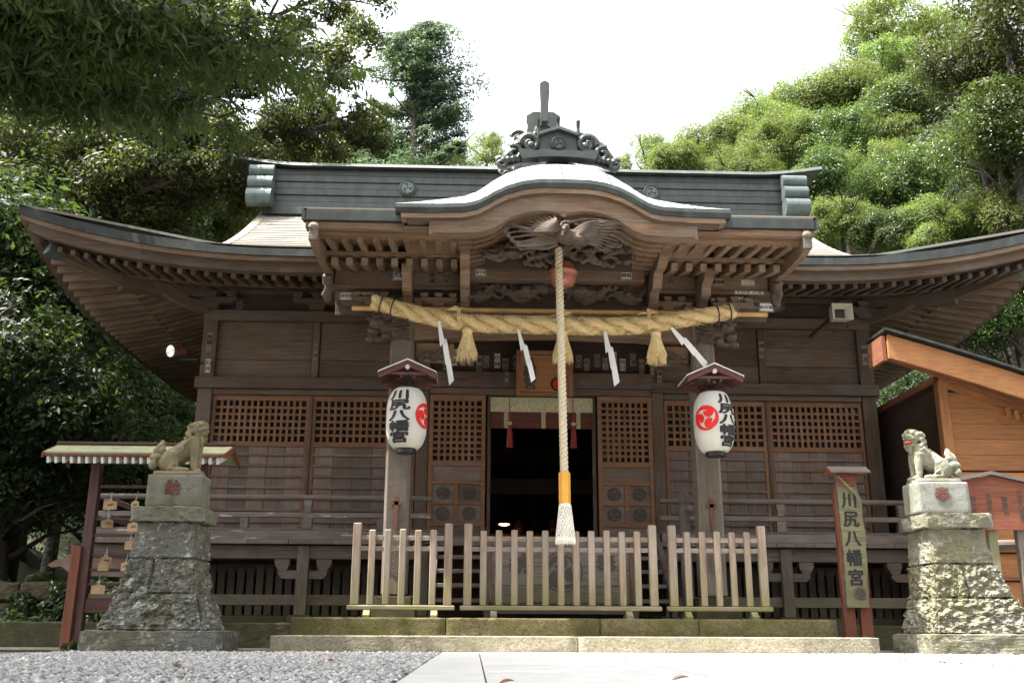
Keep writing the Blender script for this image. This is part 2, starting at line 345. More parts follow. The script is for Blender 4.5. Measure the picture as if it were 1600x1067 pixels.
_cache = {}
def beam_mesh(L, wd, ht, mat, ch=None):
    """box centred on its axis, long side along local X, chamfered edges"""
    if ch is None: ch = min(0.006, wd*0.12, ht*0.12)
    key = (round(L, 3), round(wd, 3), round(ht, 3), mat, round(ch, 4))
    if key in _cache: return _cache[key]
    b = MB(); y, z, c = wd/2, ht/2, ch
    sec = [(-y+c, -z), (y-c, -z), (y, -z+c), (y, z-c), (y-c, z), (-y+c, z), (-y, z-c), (-y, -z+c)]
    vs = []
    for x, k in ((0, 1), (c, 0), (L-c, 0), (L, 1)):
        for (a, d) in sec:
            if k: a = a*(1-c/y); d = d*(1-c/z)
            vs.append((x, a, d))
    fs = [(i*8+k, i*8+(k+1) % 8, (i+1)*8+(k+1) % 8, (i+1)*8+k) for i in range(3) for k in range(8)]
    fs += [tuple(range(7, -1, -1)), tuple(range(24, 32))]
    b.add(vs, fs); me = b.mesh('piece', mat); _cache[key] = me; return me
def beam(name, a, b, wd, ht, mat, parent, up=(0,0,1), ch=None):
    """wd across, ht along 'up'"""
    a, b = Vector(a), Vector(b); x = (b-a); L = x.length; x.normalize(); y = Vector(up).cross(x)
    if y.length < 1e-3: y = Vector((0, 1, 0)).cross(x)
    y.normalize(); z = x.cross(y)
    m = Matrix((x, y, z)).transposed().to_4x4(); m.translation = a
    return ob(name, beam_mesh(L, wd, ht, mat, ch), parent, mw=m)
def bx(name, x0, x1, y0, y1, z0, z1, mat, parent, ch=None):
    """axis aligned piece from its bounds; grain along its longest side"""
    cx, cy_, cz = (x0+x1)/2, (y0+y1)/2, (z0+z1)/2; dx, dy, dz = x1-x0, y1-y0, z1-z0
    if dx >= dy and dx >= dz: return beam(name, (x0, cy_, cz), (x1, cy_, cz), dy, dz, mat, parent, ch=ch)
    if dz >= dy: return beam(name, (cx, cy_, z0), (cx, cy_, z1), dx, dy, mat, parent, up=(0, 1, 0), ch=ch)
    return beam(name, (cx, y0, cz), (cx, y1, cz), dx, dz, mat, parent, ch=ch)

_tcache = {}
def text_mesh(body, size, mat, bold=0.0, ext=0.0, line=0.95, sx=1.0, align='CENTER'):
    cu = bpy.data.curves.new('t', 'FONT'); cu.body = body; cu.size = size; cu.extrude = ext
    cu.align_x = align; cu.align_y = 'CENTER'; cu.space_line = line; cu.resolution_u = 3
    o = bpy.data.objects.new('t', cu); me = bpy.data.meshes.new_from_object(o)
    bpy.data.objects.remove(o)
    n = len(me.vertices); co = np.empty(n*3); me.vertices.foreach_get('co', co); co = co.reshape(-1, 3)
    if n: co[:, 1] -= (co[:, 1].max()+co[:, 1].min())/2; co[:, 0] -= (co[:, 0].max()+co[:, 0].min())/2; co[:, 0] *= sx
    fs = [tuple(p.vertices) for p in me.polygons]; b = MB()
    offs = [(0, 0)] if bold <= 0 else [(0, 0), (bold*1.5, 0), (-bold*1.5, 0), (0, bold), (0, -bold)]
    for k, (dx, dy) in enumerate(offs): b.add(co+np.array([dx, dy, k*.0003]), fs)
    bpy.data.meshes.remove(me)
    return b.mesh('lettering', mat, fix=False)
def text_on(name, body, size, mat, parent, loc, bold=0.0, ext=0.0006, rot=(math.pi/2, 0, 0), line=0.95, sx=1.0):
    """flat lettering standing on a face that looks towards -Y"""
    return ob(name, text_mesh(body, size, mat, bold, ext, line, sx), parent, loc=loc, rot=rot)

def tomoe_outlines(Rr, n=3, chir=1, gap=0.06, rot=0.0):
    """three comma shapes inside radius Rr"""
    outs = []
    for k in range(n):
        base = 2*math.pi*k/n+rot
        hc = Rr*0.50; hr = Rr*0.40
        # head circle centre at angle base; tail sweeps along outer rim
        pts = []
        N = 26; sweep = math.radians(128)
        for i in range(N+1):            # outer rim
            a = i/N; th = math.radians(18)+a*sweep; pts.append((Rr*0.97*math.cos(th), Rr*0.97*math.sin(th)))
        for i in range(1, N):           # inner edge back towards head
            a = 1-i/N; th = math.radians(18)+a*sweep; rr = Rr*(0.97-0.42*(1-a)**0.85*0.98)
            pts.append((rr*math.cos(th), rr*math.sin(th)))
        # head
        cxh, cyh = hc*math.cos(math.radians(12)), hc*math.sin(math.radians(12))
        a0 = math.radians(118); a1 = math.radians(392)
        for i in range(20):
            t = a0+(a1-a0)*i/19; pts.append((cxh+hr*math.cos(t), cyh+hr*math.sin(t)))
        cb, sb = math.cos(base), math.sin(base)
        q = [((x*cb-y*sb)*chir, x*sb+y*cb) for x, y in pts]
        outs.append(q)
    return outs
def tomoe_mesh(Rr, mat, depth=0.004, chir=1, ring=0, rot=0.5, round_=False):
    b = MB()
    for q in tomoe_outlines(Rr, 3, chir, rot=rot): b.prism(q, -depth, 0)
    if ring:
        N = 40
        for r0, r1 in ((Rr*1.06, Rr*1.06+ring),):
            vs = []
            for i in range(N):
                a = 2*math.pi*i/N; c, s_ = math.cos(a), math.sin(a)
                vs += [(r0*c, 0, r0*s_), (r1*c, 0, r1*s_), (r1*c, -depth, r1*s_), (r0*c, -depth, r0*s_)]
            fs = []
            for i in range(N):
                j = (i+1) % N
                for k in range(4): fs.append((i*4+k, i*4+(k+1) % 4, j*4+(k+1) % 4, j*4+k))
            b.add(vs, fs)
    return b.mesh('tomoe_emblem', mat)

_ts = bpy.data.scenes.new('workbench')
def remeshed(mb, mat, voxel=0.012, smooth=4, disp=0.0):
    """one continuous body grown round the given lumps"""
    me = mb.mesh('tmp', mat, fix=False); o = bpy.data.objects.new('tmp', me); col.objects.link(o)
    r_ = o.modifiers.new('r', 'REMESH'); r_.mode = 'VOXEL'; r_.voxel_size = voxel
    s_ = o.modifiers.new('s', 'SMOOTH'); s_.iterations = smooth; s_.factor = 0.5
    col.objects.unlink(o); _ts.collection.objects.link(o); _ts.view_layers[0].update(); dg = _ts.view_layers[0].depsgraph
    out = bpy.data.meshes.new_from_object(o.evaluated_get(dg))
    bpy.data.objects.remove(o); out.materials.clear(); out.materials.append(M[mat])
    if disp:
        nn = [v.normal.copy() for v in out.vertices]
        for v, q in zip(out.vertices, nn): v.co += q*disp*noise.fractal(v.co*14, 1.0, 2.0, 4)
    out.polygons.foreach_set('use_smooth', [True]*len(out.polygons)); return out

def rough_block(bot, top, z0, z1, mat, amp=0.03, n=12, freq=7, seed=0, bev=0.03):
    """quarry faced stone: bot/top = (x0,x1,y0,y1)"""
    bm = bmesh.new(); V = {}
    def P(u, v_, w_):
        x0 = bot[0]+(top[0]-bot[0])*w_; x1 = bot[1]+(top[1]-bot[1])*w_; y0 = bot[2]+(top[2]-bot[2])*w_; y1 = bot[3]+(top[3]-bot[3])*w_
        p = Vector((x0+(x1-x0)*u, y0+(y1-y0)*v_, z0+(z1-z0)*w_))
        c = Vector(((x0+x1)/2, (y0+y1)/2, (z0+z1)/2))
        k = sum(1 for t in (u, v_, w_) if t < 0.001 or t > 0.999)
        d = (p-c); e = bev*(k-1)
        dirn = Vector((-(u < .001)+(u > .999), -(v_ < .001)+(v_ > .999), -(w_ < .001)+(w_ > .999)))
        p -= Vector((dirn.x, dirn.y, dirn.z))*e*0.6
        q = p*freq+Vector((seed*3.1, seed*1.7, seed))
        h = noise.fractal(q, 0.8, 2.1, 5); h2 = noise.cell(q*1.3)*0.25
        if k: p += Vector((dirn.x, dirn.y, dirn.z*0.15)).normalized()*amp*(h+h2)*(0.5 if k > 1 else 1.0)
        return p
    def vert(i, j, k):
        key = (i, j, k)
        if key not in V: V[key] = bm.verts.new(P(i/n, j/n, k/n))
        return V[key]
    for a in range(n):
        for b_ in range(n):
            for s_, f in ((0, lambda i, j: (i, j, 0)), (1, lambda i, j: (i, j, n)), (0, lambda i, j: (i, 0, j)), (1, lambda i, j: (i, n, j)), (0, lambda i, j: (0, i, j)), (1, lambda i, j: (n, i, j))):
                q = [vert(*f(a, b_)), vert(*f(a+1, b_)), vert(*f(a+1, b_+1)), vert(*f(a, b_+1))]
                try: bm.faces.new(q)
                except ValueError: pass
    bmesh.ops.recalc_face_normals(bm, faces=bm.faces)
    me = bpy.data.meshes.new('block'); bm.to_mesh(me); bm.free(); me.materials.append(M[mat])
    me.polygons.foreach_set('use_smooth', [amp < 0.008]*len(me.polygons)); return me
# ============================================================ sculpted figures (each one continuous surface)
RM = {}
def wave(b, p0, p1, amp, n=10, r0=.02, r1=.006, ph=0.0, curl=True, y=0.0, fq=1.6):
    pts = []; rad = []
    for i in range(n+1):
        t = i/n; x = p0[0]+(p1[0]-p0[0])*t; z = p0[1]+(p1[1]-p0[1])*t
        d = Vector((p1[0]-p0[0], p1[1]-p0[1])); nn = Vector((-d.y, d.x)).normalized()
        a = amp*math.sin(ph+t*math.pi*fq); pts.append((x+nn.x*a, y-.02*math.sin(t*3.1), z+nn.y*a)); rad.append(r0+(r1-r0)*t)
    if curl:
        c = pts[-1]; dx = (1 if p1[0] > p0[0] else -1)
        for k in range(1, 9):
            an = k*.8; rr = .032*(1-k/10); pts.append((c[0]+dx*rr*math.sin(an), c[1], c[2]+.03-rr*math.cos(an))); rad.append(r1)
    b.tube(pts, rad, 6)
def feather(b, o, q, bow, w_, y=0.0):
    o, q = Vector(o), Vector(q); d = (q-o); n_ = 9; side = Vector((-d.z, 0, d.x)).normalized(); pts = []; rad = []
    for i in range(n_+1):
        t = i/n_; p = o.lerp(q, t)+side*bow*math.sin(t*math.pi)+Vector((0, -.035*math.sin(t*math.pi), 0)); pts.append(p); rad.append(w_*(.55+.45*math.sin(min(1, t*1.2)*math.pi*.75))*(1-.55*t**3))
    b.tube(pts, rad, 7)
def phoenix_mesh():
    Y0 = 11.83; b = MB(); rr = random.Random(12)
    b.sphere((.06, Y0, 5.10), (.17, .11, .10), 14, 9); b.sphere((.16, Y0-.03, 5.05), (.12, .09, .075)); b.sphere((.02, Y0-.10, 5.19), (.05, .055, .045))
    b.tube([(.02, Y0-.10, 5.19), (-.01, Y0-.15, 5.14), (.01, Y0-.16, 5.09)], [.035, .024, .008], 6)
    for k in range(6): a = R(60+k*40); b.sphere((.02+.06*math.cos(a), Y0-.12, 5.21+.05*math.sin(a)), .022, 8, 5)
    for L in range(3):          # right wing, three rows of feathers
        for k in range(9):
            a = R(11-k*5.0+L*3); ln = (.70-.16*L)-.03*k; feather(b, (.12, Y0-.01-.022*L, 5.15-.012*k+.015*L), (.12+math.cos(a)*ln, Y0-.01-.022*L, 5.17+math.sin(a)*ln-.008*k+.015*L), .02, .0165)
    for L in range(3):          # raised left wing
        for k in range(10):
            a = R(172-k*8.0); ln = (.46-.10*L); feather(b, (-.02-.004*k, Y0-.01-.022*L, 5.16+.006*k), (-.04+math.cos(a)*ln*1.15, Y0-.01-.022*L, 5.13+.012*k+math.sin(a)*ln*.42), .02, .0165)
    for k in range(8): wave(b, (-.08, 5.13-.018*k), (-.80+.04*k, 5.27-.055*k), .025+.007*(k % 3), 14, .024, .011, k*.9, y=Y0+.01*(k % 3))
    for k in range(8): wave(b, (.04+.03*k, 5.27), (.84-.06*k, 5.34-.03*k), .034, 14, .020, .010, k*1.1, y=Y0-.03+.01*(k % 3))
    for k in range(5): wave(b, (.20, 5.02), (.70-.05*k, 4.99+.03*k), .02, 10, .020, .010, k*1.4, y=Y0+.01)
    for k in range(5): wave(b, (-.10, 5.02), (-.55+.06*k, 4.97+.03*k), .02, 10, .020, .010, k*1.4, y=Y0+.01)
    b.v = [(x*1.03, y, z-.01) for x, y, z in b.v]
    return remeshed(b, 'carve', .0072, 0)
def clouds_mesh():
    b = MB(); rr = random.Random(3)
    for k in range(64):
        x = -.95+1.9*(k % 32)/31+rr.uniform(-.03, .03); z = 4.98+rr.uniform(0, .30); y = 12.58-.10*rr.random()
        wave(b, (x, z), (x+rr.choice((-1, 1))*rr.uniform(.1, .24), z+rr.uniform(-.03, .07)), .03, 9, .034, .016, rr.random()*6, y=y, fq=1.2); b.sphere((x, y, z), (.055, .04, .045), 8, 6)
    return remeshed(b, 'carve', .012, 0)
def dragon_mesh():
    b = MB()
    for s in (-1, 1):
        b.tube([(s*(.10+.09*i), 13.50-.04*math.sin(i*1.3), 4.89+.08*math.sin(i*.95+.5)) for i in range(13)], [.075+.022*math.sin(i*.7) for i in range(13)], 9)
        for k in range(13): b.sphere((s*(.12+.085*k), 13.43, 4.93+.08*math.sin(k*.95*.95+.6)), (.03, .025, .03), 7, 5)
        for k in range(22): wave(b, (s*(.2+.045*k), 4.80+.035*(k % 4)), (s*(.34+.048*k), 4.99-.04*(k % 5)), .03, 8, .024, .011, k, y=13.46, curl=(k % 2 == 0))
        for k in range(12): a = R(190+15*k); b.tube([(s*.40, 13.42, 4.92), (s*.40+.19*math.cos(a), 13.40, 4.92+.15*math.sin(a))], [.024, .010], 5)
        b.sphere((s*1.10, 13.44, 4.82), (.12, .06, .07)); b.sphere((s*1.2, 13.40, 4.80), (.07, .05, .045)); b.sphere((s*1.06, 13.38, 4.87), .03); b.sphere((s*.40, 13.43, 4.93), (.09, .06, .07)); b.sphere((s*.30, 13.40, 4.90), (.06, .05, .04))
    return remeshed(b, 'carve', .0115, 0)
def beast(s):
    b = MB(); X = s*2.2
    def S(x, y, z, r_): b.sphere((X+s*x, 13.72+y, 4.38+z), r_, 12, 8)
    S(.10, 0, .0, (.24, .13, .16)); S(.30, -.03, .08, (.14, .12, .10)); S(.36, -.06, -.06, (.10, .10, .06)); S(.40, -.05, -.17, (.09, .09, .055)); S(.28, -.03, -.17, (.16, .09, .05))
    S(.34, -.12, .10, .042); S(.26, -.14, .10, .035); S(.33, -.13, .17, (.07, .04, .03)); S(.42, -.04, .15, (.06, .06, .03)); S(.18, -.12, -.13, (.075, .05, .065)); S(.05, -.10, -.08, (.06, .05, .06))
    S(.42, -.10, -.02, (.035, .04, .03))
    for k in range(10):
        z = .16-.035*k; pts = [(X+s*(.12-.01*(k % 3)), 13.62, 4.38+z), (X+s*.0, 13.60, 4.38+z+.03*math.sin(k)), (X-s*(.08), 13.61, 4.38+z-.02*math.cos(k)), (X-s*(.17-.01*(k % 4)), 13.62, 4.38+z*1.1+.02*math.sin(k*2))]
        b.tube(pts, [.028, .022, .017, .007], 6)
    for k in range(7):
        a = R(30+k*22); b.tube([(X+s*.24, 13.64, 4.50), (X+s*(.24+.16*math.cos(a)), 13.60, 4.52+.15*math.sin(a)), (X+s*(.22+.2*math.cos(a+.4)), 13.61, 4.52+.19*math.sin(a+.4))], [.03, .022, .008], 6)
    return remeshed(b, 'carve', .0085, 1)
def lion_mesh(s, mat, open_mouth):
    b = MB(); v = .010
    def S(x, y, z, r_, sg=14, rg=10): b.sphere((s*x, y, z), r_ if hasattr(r_, '__len__') else (r_, r_, r_), sg, rg)
    def T(pts, rad, seg=10): b.tube([(s*x, y, z) for x, y, z in pts], rad, seg)
    # trunk: upright chest to haunches
    T([(-.17, 0, .13), (-.07, 0, .20), (.05, 0, .27), (.115, 0, .33), (.14, -.005, .41)], [.115, .112, .118, .112, .085], 14)
    S(.12, 0, .27, (.092, .105, .13)); S(-.16, 0, .12, (.12, .125, .115))
    # hind legs
    for q in (-1, 1):
        S(-.12, q*.10, .13, (.10, .055, .12)); S(-.085, q*.115, .19, (.05, .035, .05)); T([(-.05, q*.115, .10), (-.10, q*.12, .04), (.0, q*.125, .025), (.06, q*.125, .025)], [.055, .045, .035, .03]); S(.07, q*.125, .025, (.045, .035, .028))
        # front legs
        T([(.13, q*.075, .30), (.145, q*.08, .20), (.145, q*.08, .10), (.15, q*.08, .03)], [.062, .050, .040, .036]); S(.18, q*.08, .022, (.055, .042, .028))
        for k in (-1, 0, 1): S(.215, q*.08+k*.022, .018, (.018, .013, .018), 8, 6)
    # tail: flame-like curls
    T([(-.25, .0, .10), (-.31, 0, .16), (-.30, 0, .25), (-.25, 0, .31), (-.245, 0, .37)], [.05, .055, .055, .045, .02]); S(-.315, -.05, .09, .055); S(-.32, -.03, .17, .05); S(-.27, -.06, .17, .045); S(-.29, .05, .20, .05); S(-.235, -.03, .25, .04)
    # head turned a little towards the camera
    hx, hy, hz = .165, -.02, .480; ca, sa = math.cos(R(-38)), math.sin(R(-38))
    def Hd(fx, fy, fz, r_, sg=12, rg=8):   # fx forward, fy sideways
        x = hx+fx*ca-fy*sa*-1*-1; x = hx+(fx*ca-fy*sa); y = hy+(fx*sa+fy*ca); S(x, y, hz+fz, r_, sg, rg)
    Hd(-.01, 0, .01, (.098, .098, .085)); Hd(.06, 0, .0, (.06, .065, .045)); Hd(.085, 0, -.005+.015, (.045, .05, .028))
    jz = -.088 if open_mouth else -.045
    Hd(.055, 0, jz, (.06, .055, .022)); Hd(.02, 0, -.05, (.07, .065, .04))
    Hd(.105, 0, .028, (.022, .032, .018), 8, 6)                                  # nose
    for q in (-1, 1):
        Hd(.065, q*.042, .052, (.03, .032, .018), 8, 6); Hd(.075, q*.037, .032, .014, 8, 6)      # brow, eye
        Hd(-.02, q*.095, .045, (.045, .028, .028), 8, 6); Hd(-.05, q*.11, .02, (.035, .022, .035), 8, 6)   # ears
        Hd(.075, q*.05, -.012, (.028, .02, .018), 8, 6)
    Hd(.0, 0, .075, (.085, .075, .028)); Hd(.03, 0, .085, (.04, .04, .02), 8, 6)
    # mane: spiral knobs round head and down the neck
    for ring, (n_, rr0, zz, fx) in enumerate(((9, .105, .0, -.045), (9, .115, -.05, -.06), (8, .10, -.10, -.03))):
        for k in range(n_):
            a = R(70)+R(220)*k/(n_-1); Hd(fx+rr0*.55*math.cos(a)*1.0+0, rr0*math.sin(a)*1.0, zz+.02*math.cos(k*2), .028, 8, 6)
    for k in range(5): T([(.20-.02*k, -.06+.03*k, .42), (.225-.02*k, -.075+.035*k, .35), (.215-.02*k, -.07+.035*k, .29)], [.022, .022, .010], 6)
    for k in range(6): S(.02-.035*k, -.04+.0*k, .385-.045*k, .024, 8, 6)
    T([(.08, -.105, .36), (.03, -.115, .30), (.02, -.11, .24)], [.03, .026, .012], 6); T([(.08, .105, .36), (.03, .115, .30), (.02, .11, .24)], [.03, .026, .012], 6)
    return remeshed(b, mat, .0065, 0, .005), (hx+.085*ca, hy+.085*sa, hz)
RM['phoenix'] = phoenix_mesh(); RM['clouds'] = clouds_mesh(); RM['dragon'] = dragon_mesh()
for s in (-1, 1):
    RM['beast', s] = beast(s)
    b = MB(); X = s*3.22
    b.tube([(X, 13.35, 5.08), (X, 13.45, 4.98), (X+.02, 13.42, 4.9), (X-.02, 13.5, 4.82), (X+.01, 13.47, 4.74)], [.07, .085, .06, .08, .05], 8); b.sphere((X-s*.04, 13.45, 4.9), .06); b.sphere((X, 13.5, 4.78), .065)
    RM['pendant', s] = remeshed(b, 'carve', .015, 2)
RM['lion', 1] = lion_mesh(1, 'lion_L', False); RM['lion', -1] = lion_mesh(-1, 'lion_R', True)
bpy.data.scenes.remove(_ts)
# ============================================================ ground
def plane_grid(name, x0, x1, y0, y1, nx, ny, zf, mat):
    vs = []; fs = []
    for j in range(ny+1):
        for i in range(nx+1):
            x = x0+(x1-x0)*i/nx; y = y0+(y1-y0)*j/ny; vs.append((x, y, zf(x, y)))
    for j in range(ny):
        for i in range(nx):
            a = j*(nx+1)+i; fs.append((a, a+1, a+nx+2, a+nx+1))
    b = MB(); b.add(vs, fs); return ob(name, b.mesh(name, mat, smooth=True, fix=False))
def sm(a, b, x): t = max(0, min(1, (x-a)/(b-a))); return t*t*(3-2*t)
def hill_z(x, y):
    back = 15.0*sm(28.5, 46, y)+14*sm(44, 70, y)
    right = 12.0*sm(9.2, 30, x)*sm(15, 42, y)+2.0*sm(10, 16, x)*sm(17, 26, y)
    left = 3.2*sm(8.0, 16, -x)*sm(9, 18, y)*(1-sm(28, 40, y))
    base = back+right+left
    return base+noise.fractal(Vector((x*0.25, y*0.25, 0)), 1, 2, 4)*0.35*min(1, base*1.5)
g = tag(ob('ground', MB().add([(-400,-400,-0.03),(400,-400,-0.03),(400,400,-0.03),(-400,400,-0.03)], [(0,1,2,3)]), mat='gravelbed'), 'forest floor and gravelled precinct around the shrine', kind='structure')
h = plane_grid('hillside', -60, 75, 8.2, 100, 135, 92, lambda x, y: hill_z(x, y)-0.06-0.5*(1-sm(0, 0.5, hill_z(x, y))), 'earth')
tag(h, 'wooded slope rising behind and beside the shrine hall', kind='structure')
gb = tag(ob('gravel_bed', MB().box(-9, -1.45, 3.2, 12.0, -0.02, 0.0), mat='gravelbed'), 'grey gravel bed left of the paved path', kind='structure')
gb2 = tag(ob('gravel_bed', MB().box(2.78, 9, 3.2, 12.0, -0.02, 0.0), mat='gravelbed'), 'sunlit gravel bed right of the paved path', kind='structure')
# pebbles: real little stones
def pebbles(name, x0, x1, y0, y1, n, r0, r1, label, seed, mat='gravel', yb=1.0):
    rs = np.random.RandomState(seed)
    base = np.array([(1,0,0),(0,1,0),(-1,0,0),(0,-1,0),(0,0,1),(0,0,-1)], float)
    tri = np.array([(0,1,4),(1,2,4),(2,3,4),(3,0,4),(1,0,5),(2,1,5),(3,2,5),(0,3,5)])
    t = rs.rand(n)**yb
    c = np.stack([x0+(x1-x0)*rs.rand(n), y0+(y1-y0)*t, rs.rand(n)*0.012+0.002], 1)
    s_ = (r0+(r1-r0)*rs.rand(n, 1)**2)*np.array([1, 0.8, 0.55])
    a = rs.rand(n)*6.28; ca, sa = np.cos(a), np.sin(a)
    v = base[None]*s_[:, None, :]*(0.75+0.5*rs.rand(n, 6, 1))
    x = v[..., 0]*ca[:, None]-v[..., 1]*sa[:, None]; y = v[..., 0]*sa[:, None]+v[..., 1]*ca[:, None]
    v = np.stack([x+c[:, 0, None], y+c[:, 1, None], v[..., 2]+c[:, 2, None]], -1).reshape(-1, 3)
    f = (tri[None]+np.arange(n)[:, None, None]*6).reshape(-1, 3)
    me = bpy.data.meshes.new(name); me.vertices.add(len(v)); me.vertices.foreach_set('co', v.ravel())
    me.loops.add(f.size); me.loops.foreach_set('vertex_index', f.ravel().astype(np.int32)); me.polygons.add(len(f))
    me.polygons.foreach_set('loop_start', np.arange(0, f.size, 3, dtype=np.int32)); me.update(calc_edges=True); me.materials.append(M[mat])
    return tag(ob(name, me), label, kind='stuff')
pebbles('gravel', -5.6, -1.46, 4.6, 11.93, 30000, 0.012, 0.032, 'loose grey gravel left of the path', 1)
pebbles('gravel', 2.8, 6.4, 5.5, 11.95, 14000, 0.010, 0.026, 'loose sunlit gravel right of the path', 2)
pv = tag(ob('path', MB().box(-1.45, 2.78, -2, 12.1, -0.03, -0.002), mat='kerb'), 'bedding joint under the paving slabs', kind='structure')
for (x0, x1) in ((-1.445, -1.02), (-1.01, 0.24), (0.25, 1.50), (1.51, 2.775)):
    y = -2.0; k = 0
    while y < 12.0:
        L = 2.35 if (x0 > -1.4) else 1.6
        y1 = min(y+L, 12.085)
        sl = ob('paving_slab', MB().box(x0, x1, y+0.006, y1, -0.06, 0.012), pv, 'path'); y = y1; k += 1
tag(ob('kerb_strip', MB().box(-9, -1.46, 11.97, 12.12, -0.1, 0.022), mat='kerb'), 'thin dark edging between gravel and steps on the left', kind='structure')
tag(ob('kerb_strip', MB().box(2.79, 9, 11.97, 12.09, -0.1, 0.02), mat='stone_cap'), 'thin edging between gravel and steps on the right', kind='structure')
tag(ob('forecourt_paving', MB().box(-9.0, 9.0, 12.13, 14.9, -0.1, 0.008), mat='stone_R'), 'pale strip of paving before the hall platform', kind='structure')
# stone steps (two courses)
st = thing('stone_steps', 'two long mossy stone steps below the picket barriers', 'steps', (0, 12.1, 0))
def L_(o, p): o.parent = p; o.matrix_parent_inverse = p.matrix_world.inverted() if False else Matrix.Translation(-Vector(p.location)); return o
def block(name, x0, x1, y0, y1, z0, z1, mat, parent, amp=0.003, n=18, seed=0, bev=0.006, label=None, ny=None):
    me = rough_block((x0, x1, y0, y1), (x0, x1, y0, y1), z0, z1, mat, amp, n, 6, seed, bev)
    o = ob(name, me, parent, loc=-Vector(parent.location)); 
    if label: o['label'] = label
    return o
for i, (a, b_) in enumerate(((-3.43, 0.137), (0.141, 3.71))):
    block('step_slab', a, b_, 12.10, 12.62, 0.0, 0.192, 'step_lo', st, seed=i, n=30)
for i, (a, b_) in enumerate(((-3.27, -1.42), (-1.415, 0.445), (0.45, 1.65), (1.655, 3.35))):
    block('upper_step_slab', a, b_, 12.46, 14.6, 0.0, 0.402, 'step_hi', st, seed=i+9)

# platform under the hall
pf = thing('stone_platform', 'low mossy stone platform carrying the shrine hall', 'platform', (0, 14.8, 0))
xs = [-9.4, -8.1, -6.7, -5.2, -3.6, -1.2, 1.2, 3.6, 5.1, 6.6, 8.0]
for i in range(len(xs)-1):
    block('kerb_block', xs[i], xs[i+1]-0.008, 14.72, 15.1, 0.0, 0.345, 'kerb', pf, amp=0.008, seed=i+30)
ob('platform_bed', MB().box(-9.3, 7.9, 15.05, 27, 0.0, 0.335), pf, 'kerb', loc=(0, -14.8, 0))

# ============================================================ shrine hall
H = thing('shrine_hall', 'weathered wooden shrine hall with copper roof and curved porch gable', 'shrine hall')
WY = 16.5; PX = 5.60
hb = lambda *a, **k: bx(*a, **k)
# corner and bay posts
for x, wd in ((-5.63, .24), (-1.98, .2), (1.98, .2), (5.63, .24)):
    hb('post', x-wd/2, x+wd/2, WY-.10, WY+.14, 0.46, 5.9, 'hall', H)
for x in (-3.84, 3.84): hb('stud', x-.06, x+.06, WY-.05, WY+.05, 4.34, 5.32, 'hall', H)
for x in (-5.63, 5.63):
    for y in (19.3, 22.1, 24.6): hb('post', x-.1, x+.1, y-.1, y+.1, 0.46, 5.9, 'hall_dark', H)
# head beams
hb('lintel', -5.80, -1.87, WY-.16, WY+.1, 4.13, 4.32, 'hall', H)
hb('lintel', 1.87, 5.80, WY-.16, WY+.1, 4.13, 4.32, 'hall', H)
hb('door_lintel', -1.885, 1.885, WY-.17, WY+.1, 4.19, 4.46, 'hall', H)
hb('under_lintel', -5.5, -2.09, WY-.09, WY+.06, 4.035, 4.128, 'hall', H)
hb('under_lintel', 2.09, 5.5, WY-.09, WY+.06, 4.035, 4.128, 'hall', H)
hb('under_lintel', -1.87, 1.87, WY-.12, WY+.06, 4.075, 4.188, 'hall', H)
hb('top_beam', -5.75, 5.75, WY-.13, WY+.1, 5.32, 5.50, 'hall', H)
hb('wall_plate', -5.9, 5.9, WY-.12, WY+.12, 5.80, 5.98, 'hall', H)
# wall boards above the lintels
for (a, b_) in ((-5.51, -3.91), (-3.77, -2.09), (2.09, 3.77), (3.91, 5.51)):
    for k, z in enumerate((4.325, 4.66, 4.99)):
        hb('wall_board', a, b_, WY-.012, WY+.02, z, z+.328, 'hall', H)
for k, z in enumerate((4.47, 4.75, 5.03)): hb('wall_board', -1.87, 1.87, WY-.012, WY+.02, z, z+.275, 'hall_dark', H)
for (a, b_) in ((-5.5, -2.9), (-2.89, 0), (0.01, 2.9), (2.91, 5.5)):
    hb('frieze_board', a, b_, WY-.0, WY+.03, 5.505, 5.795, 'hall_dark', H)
# brackets on the posts and between
def bracket(x, z, y, mat='hall', s=1.0, parent=H):
    b = MB(); w_ = .42*s
    b.prism([(x-.10*s, z), (x+.10*s, z), (x+.15*s, z+.09*s), (x-.15*s, z+.09*s)], y-.14, y)
    pts = [(x-w_, z+.20*s), (x-w_, z+.15*s), (x-w_*.75, z+.10*s), (x-w_*.3, z+.092*s), (x+w_*.3, z+.092*s), (x+w_*.75, z+.10*s), (x+w_, z+.15*s), (x+w_, z+.20*s)]
    b.prism(pts, y-.12, y-.02)
    for dx in (-w_*.78, 0, w_*.78):
        b.prism([(x+dx-.06*s, z+.205*s), (x+dx+.06*s, z+.205*s), (x+dx+.09*s, z+.26*s), (x+dx+.09*s, z+.30*s), (x+dx-.09*s, z+.30*s), (x+dx-.09*s, z+.26*s)], y-.15, y)
    return ob('bracket', b, parent, mat)
for x in (-5.63, -3.84, -1.98, 1.98, 3.84, 5.63): bracket(x, 5.502, WY-.10)
# side walls: boards
for s in (-1, 1):
    for z in np.arange(1.66, 5.7, .3):
        for (y0, y1) in ((16.66, 19.2), (19.4, 22.0), (22.2, 24.6)):
            if s == 1 or True: hb('side_board', s*PX-.02, s*PX+.02, y0, y1, z, z+.292, 'hall_dark', H)
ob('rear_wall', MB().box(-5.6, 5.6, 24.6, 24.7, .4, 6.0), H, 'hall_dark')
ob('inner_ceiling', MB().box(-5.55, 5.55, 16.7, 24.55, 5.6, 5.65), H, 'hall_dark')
ob('inner_floor', MB().box(-5.55, 5.55, 16.5, 24.55, 1.50, 1.58), H, 'hall_dark')

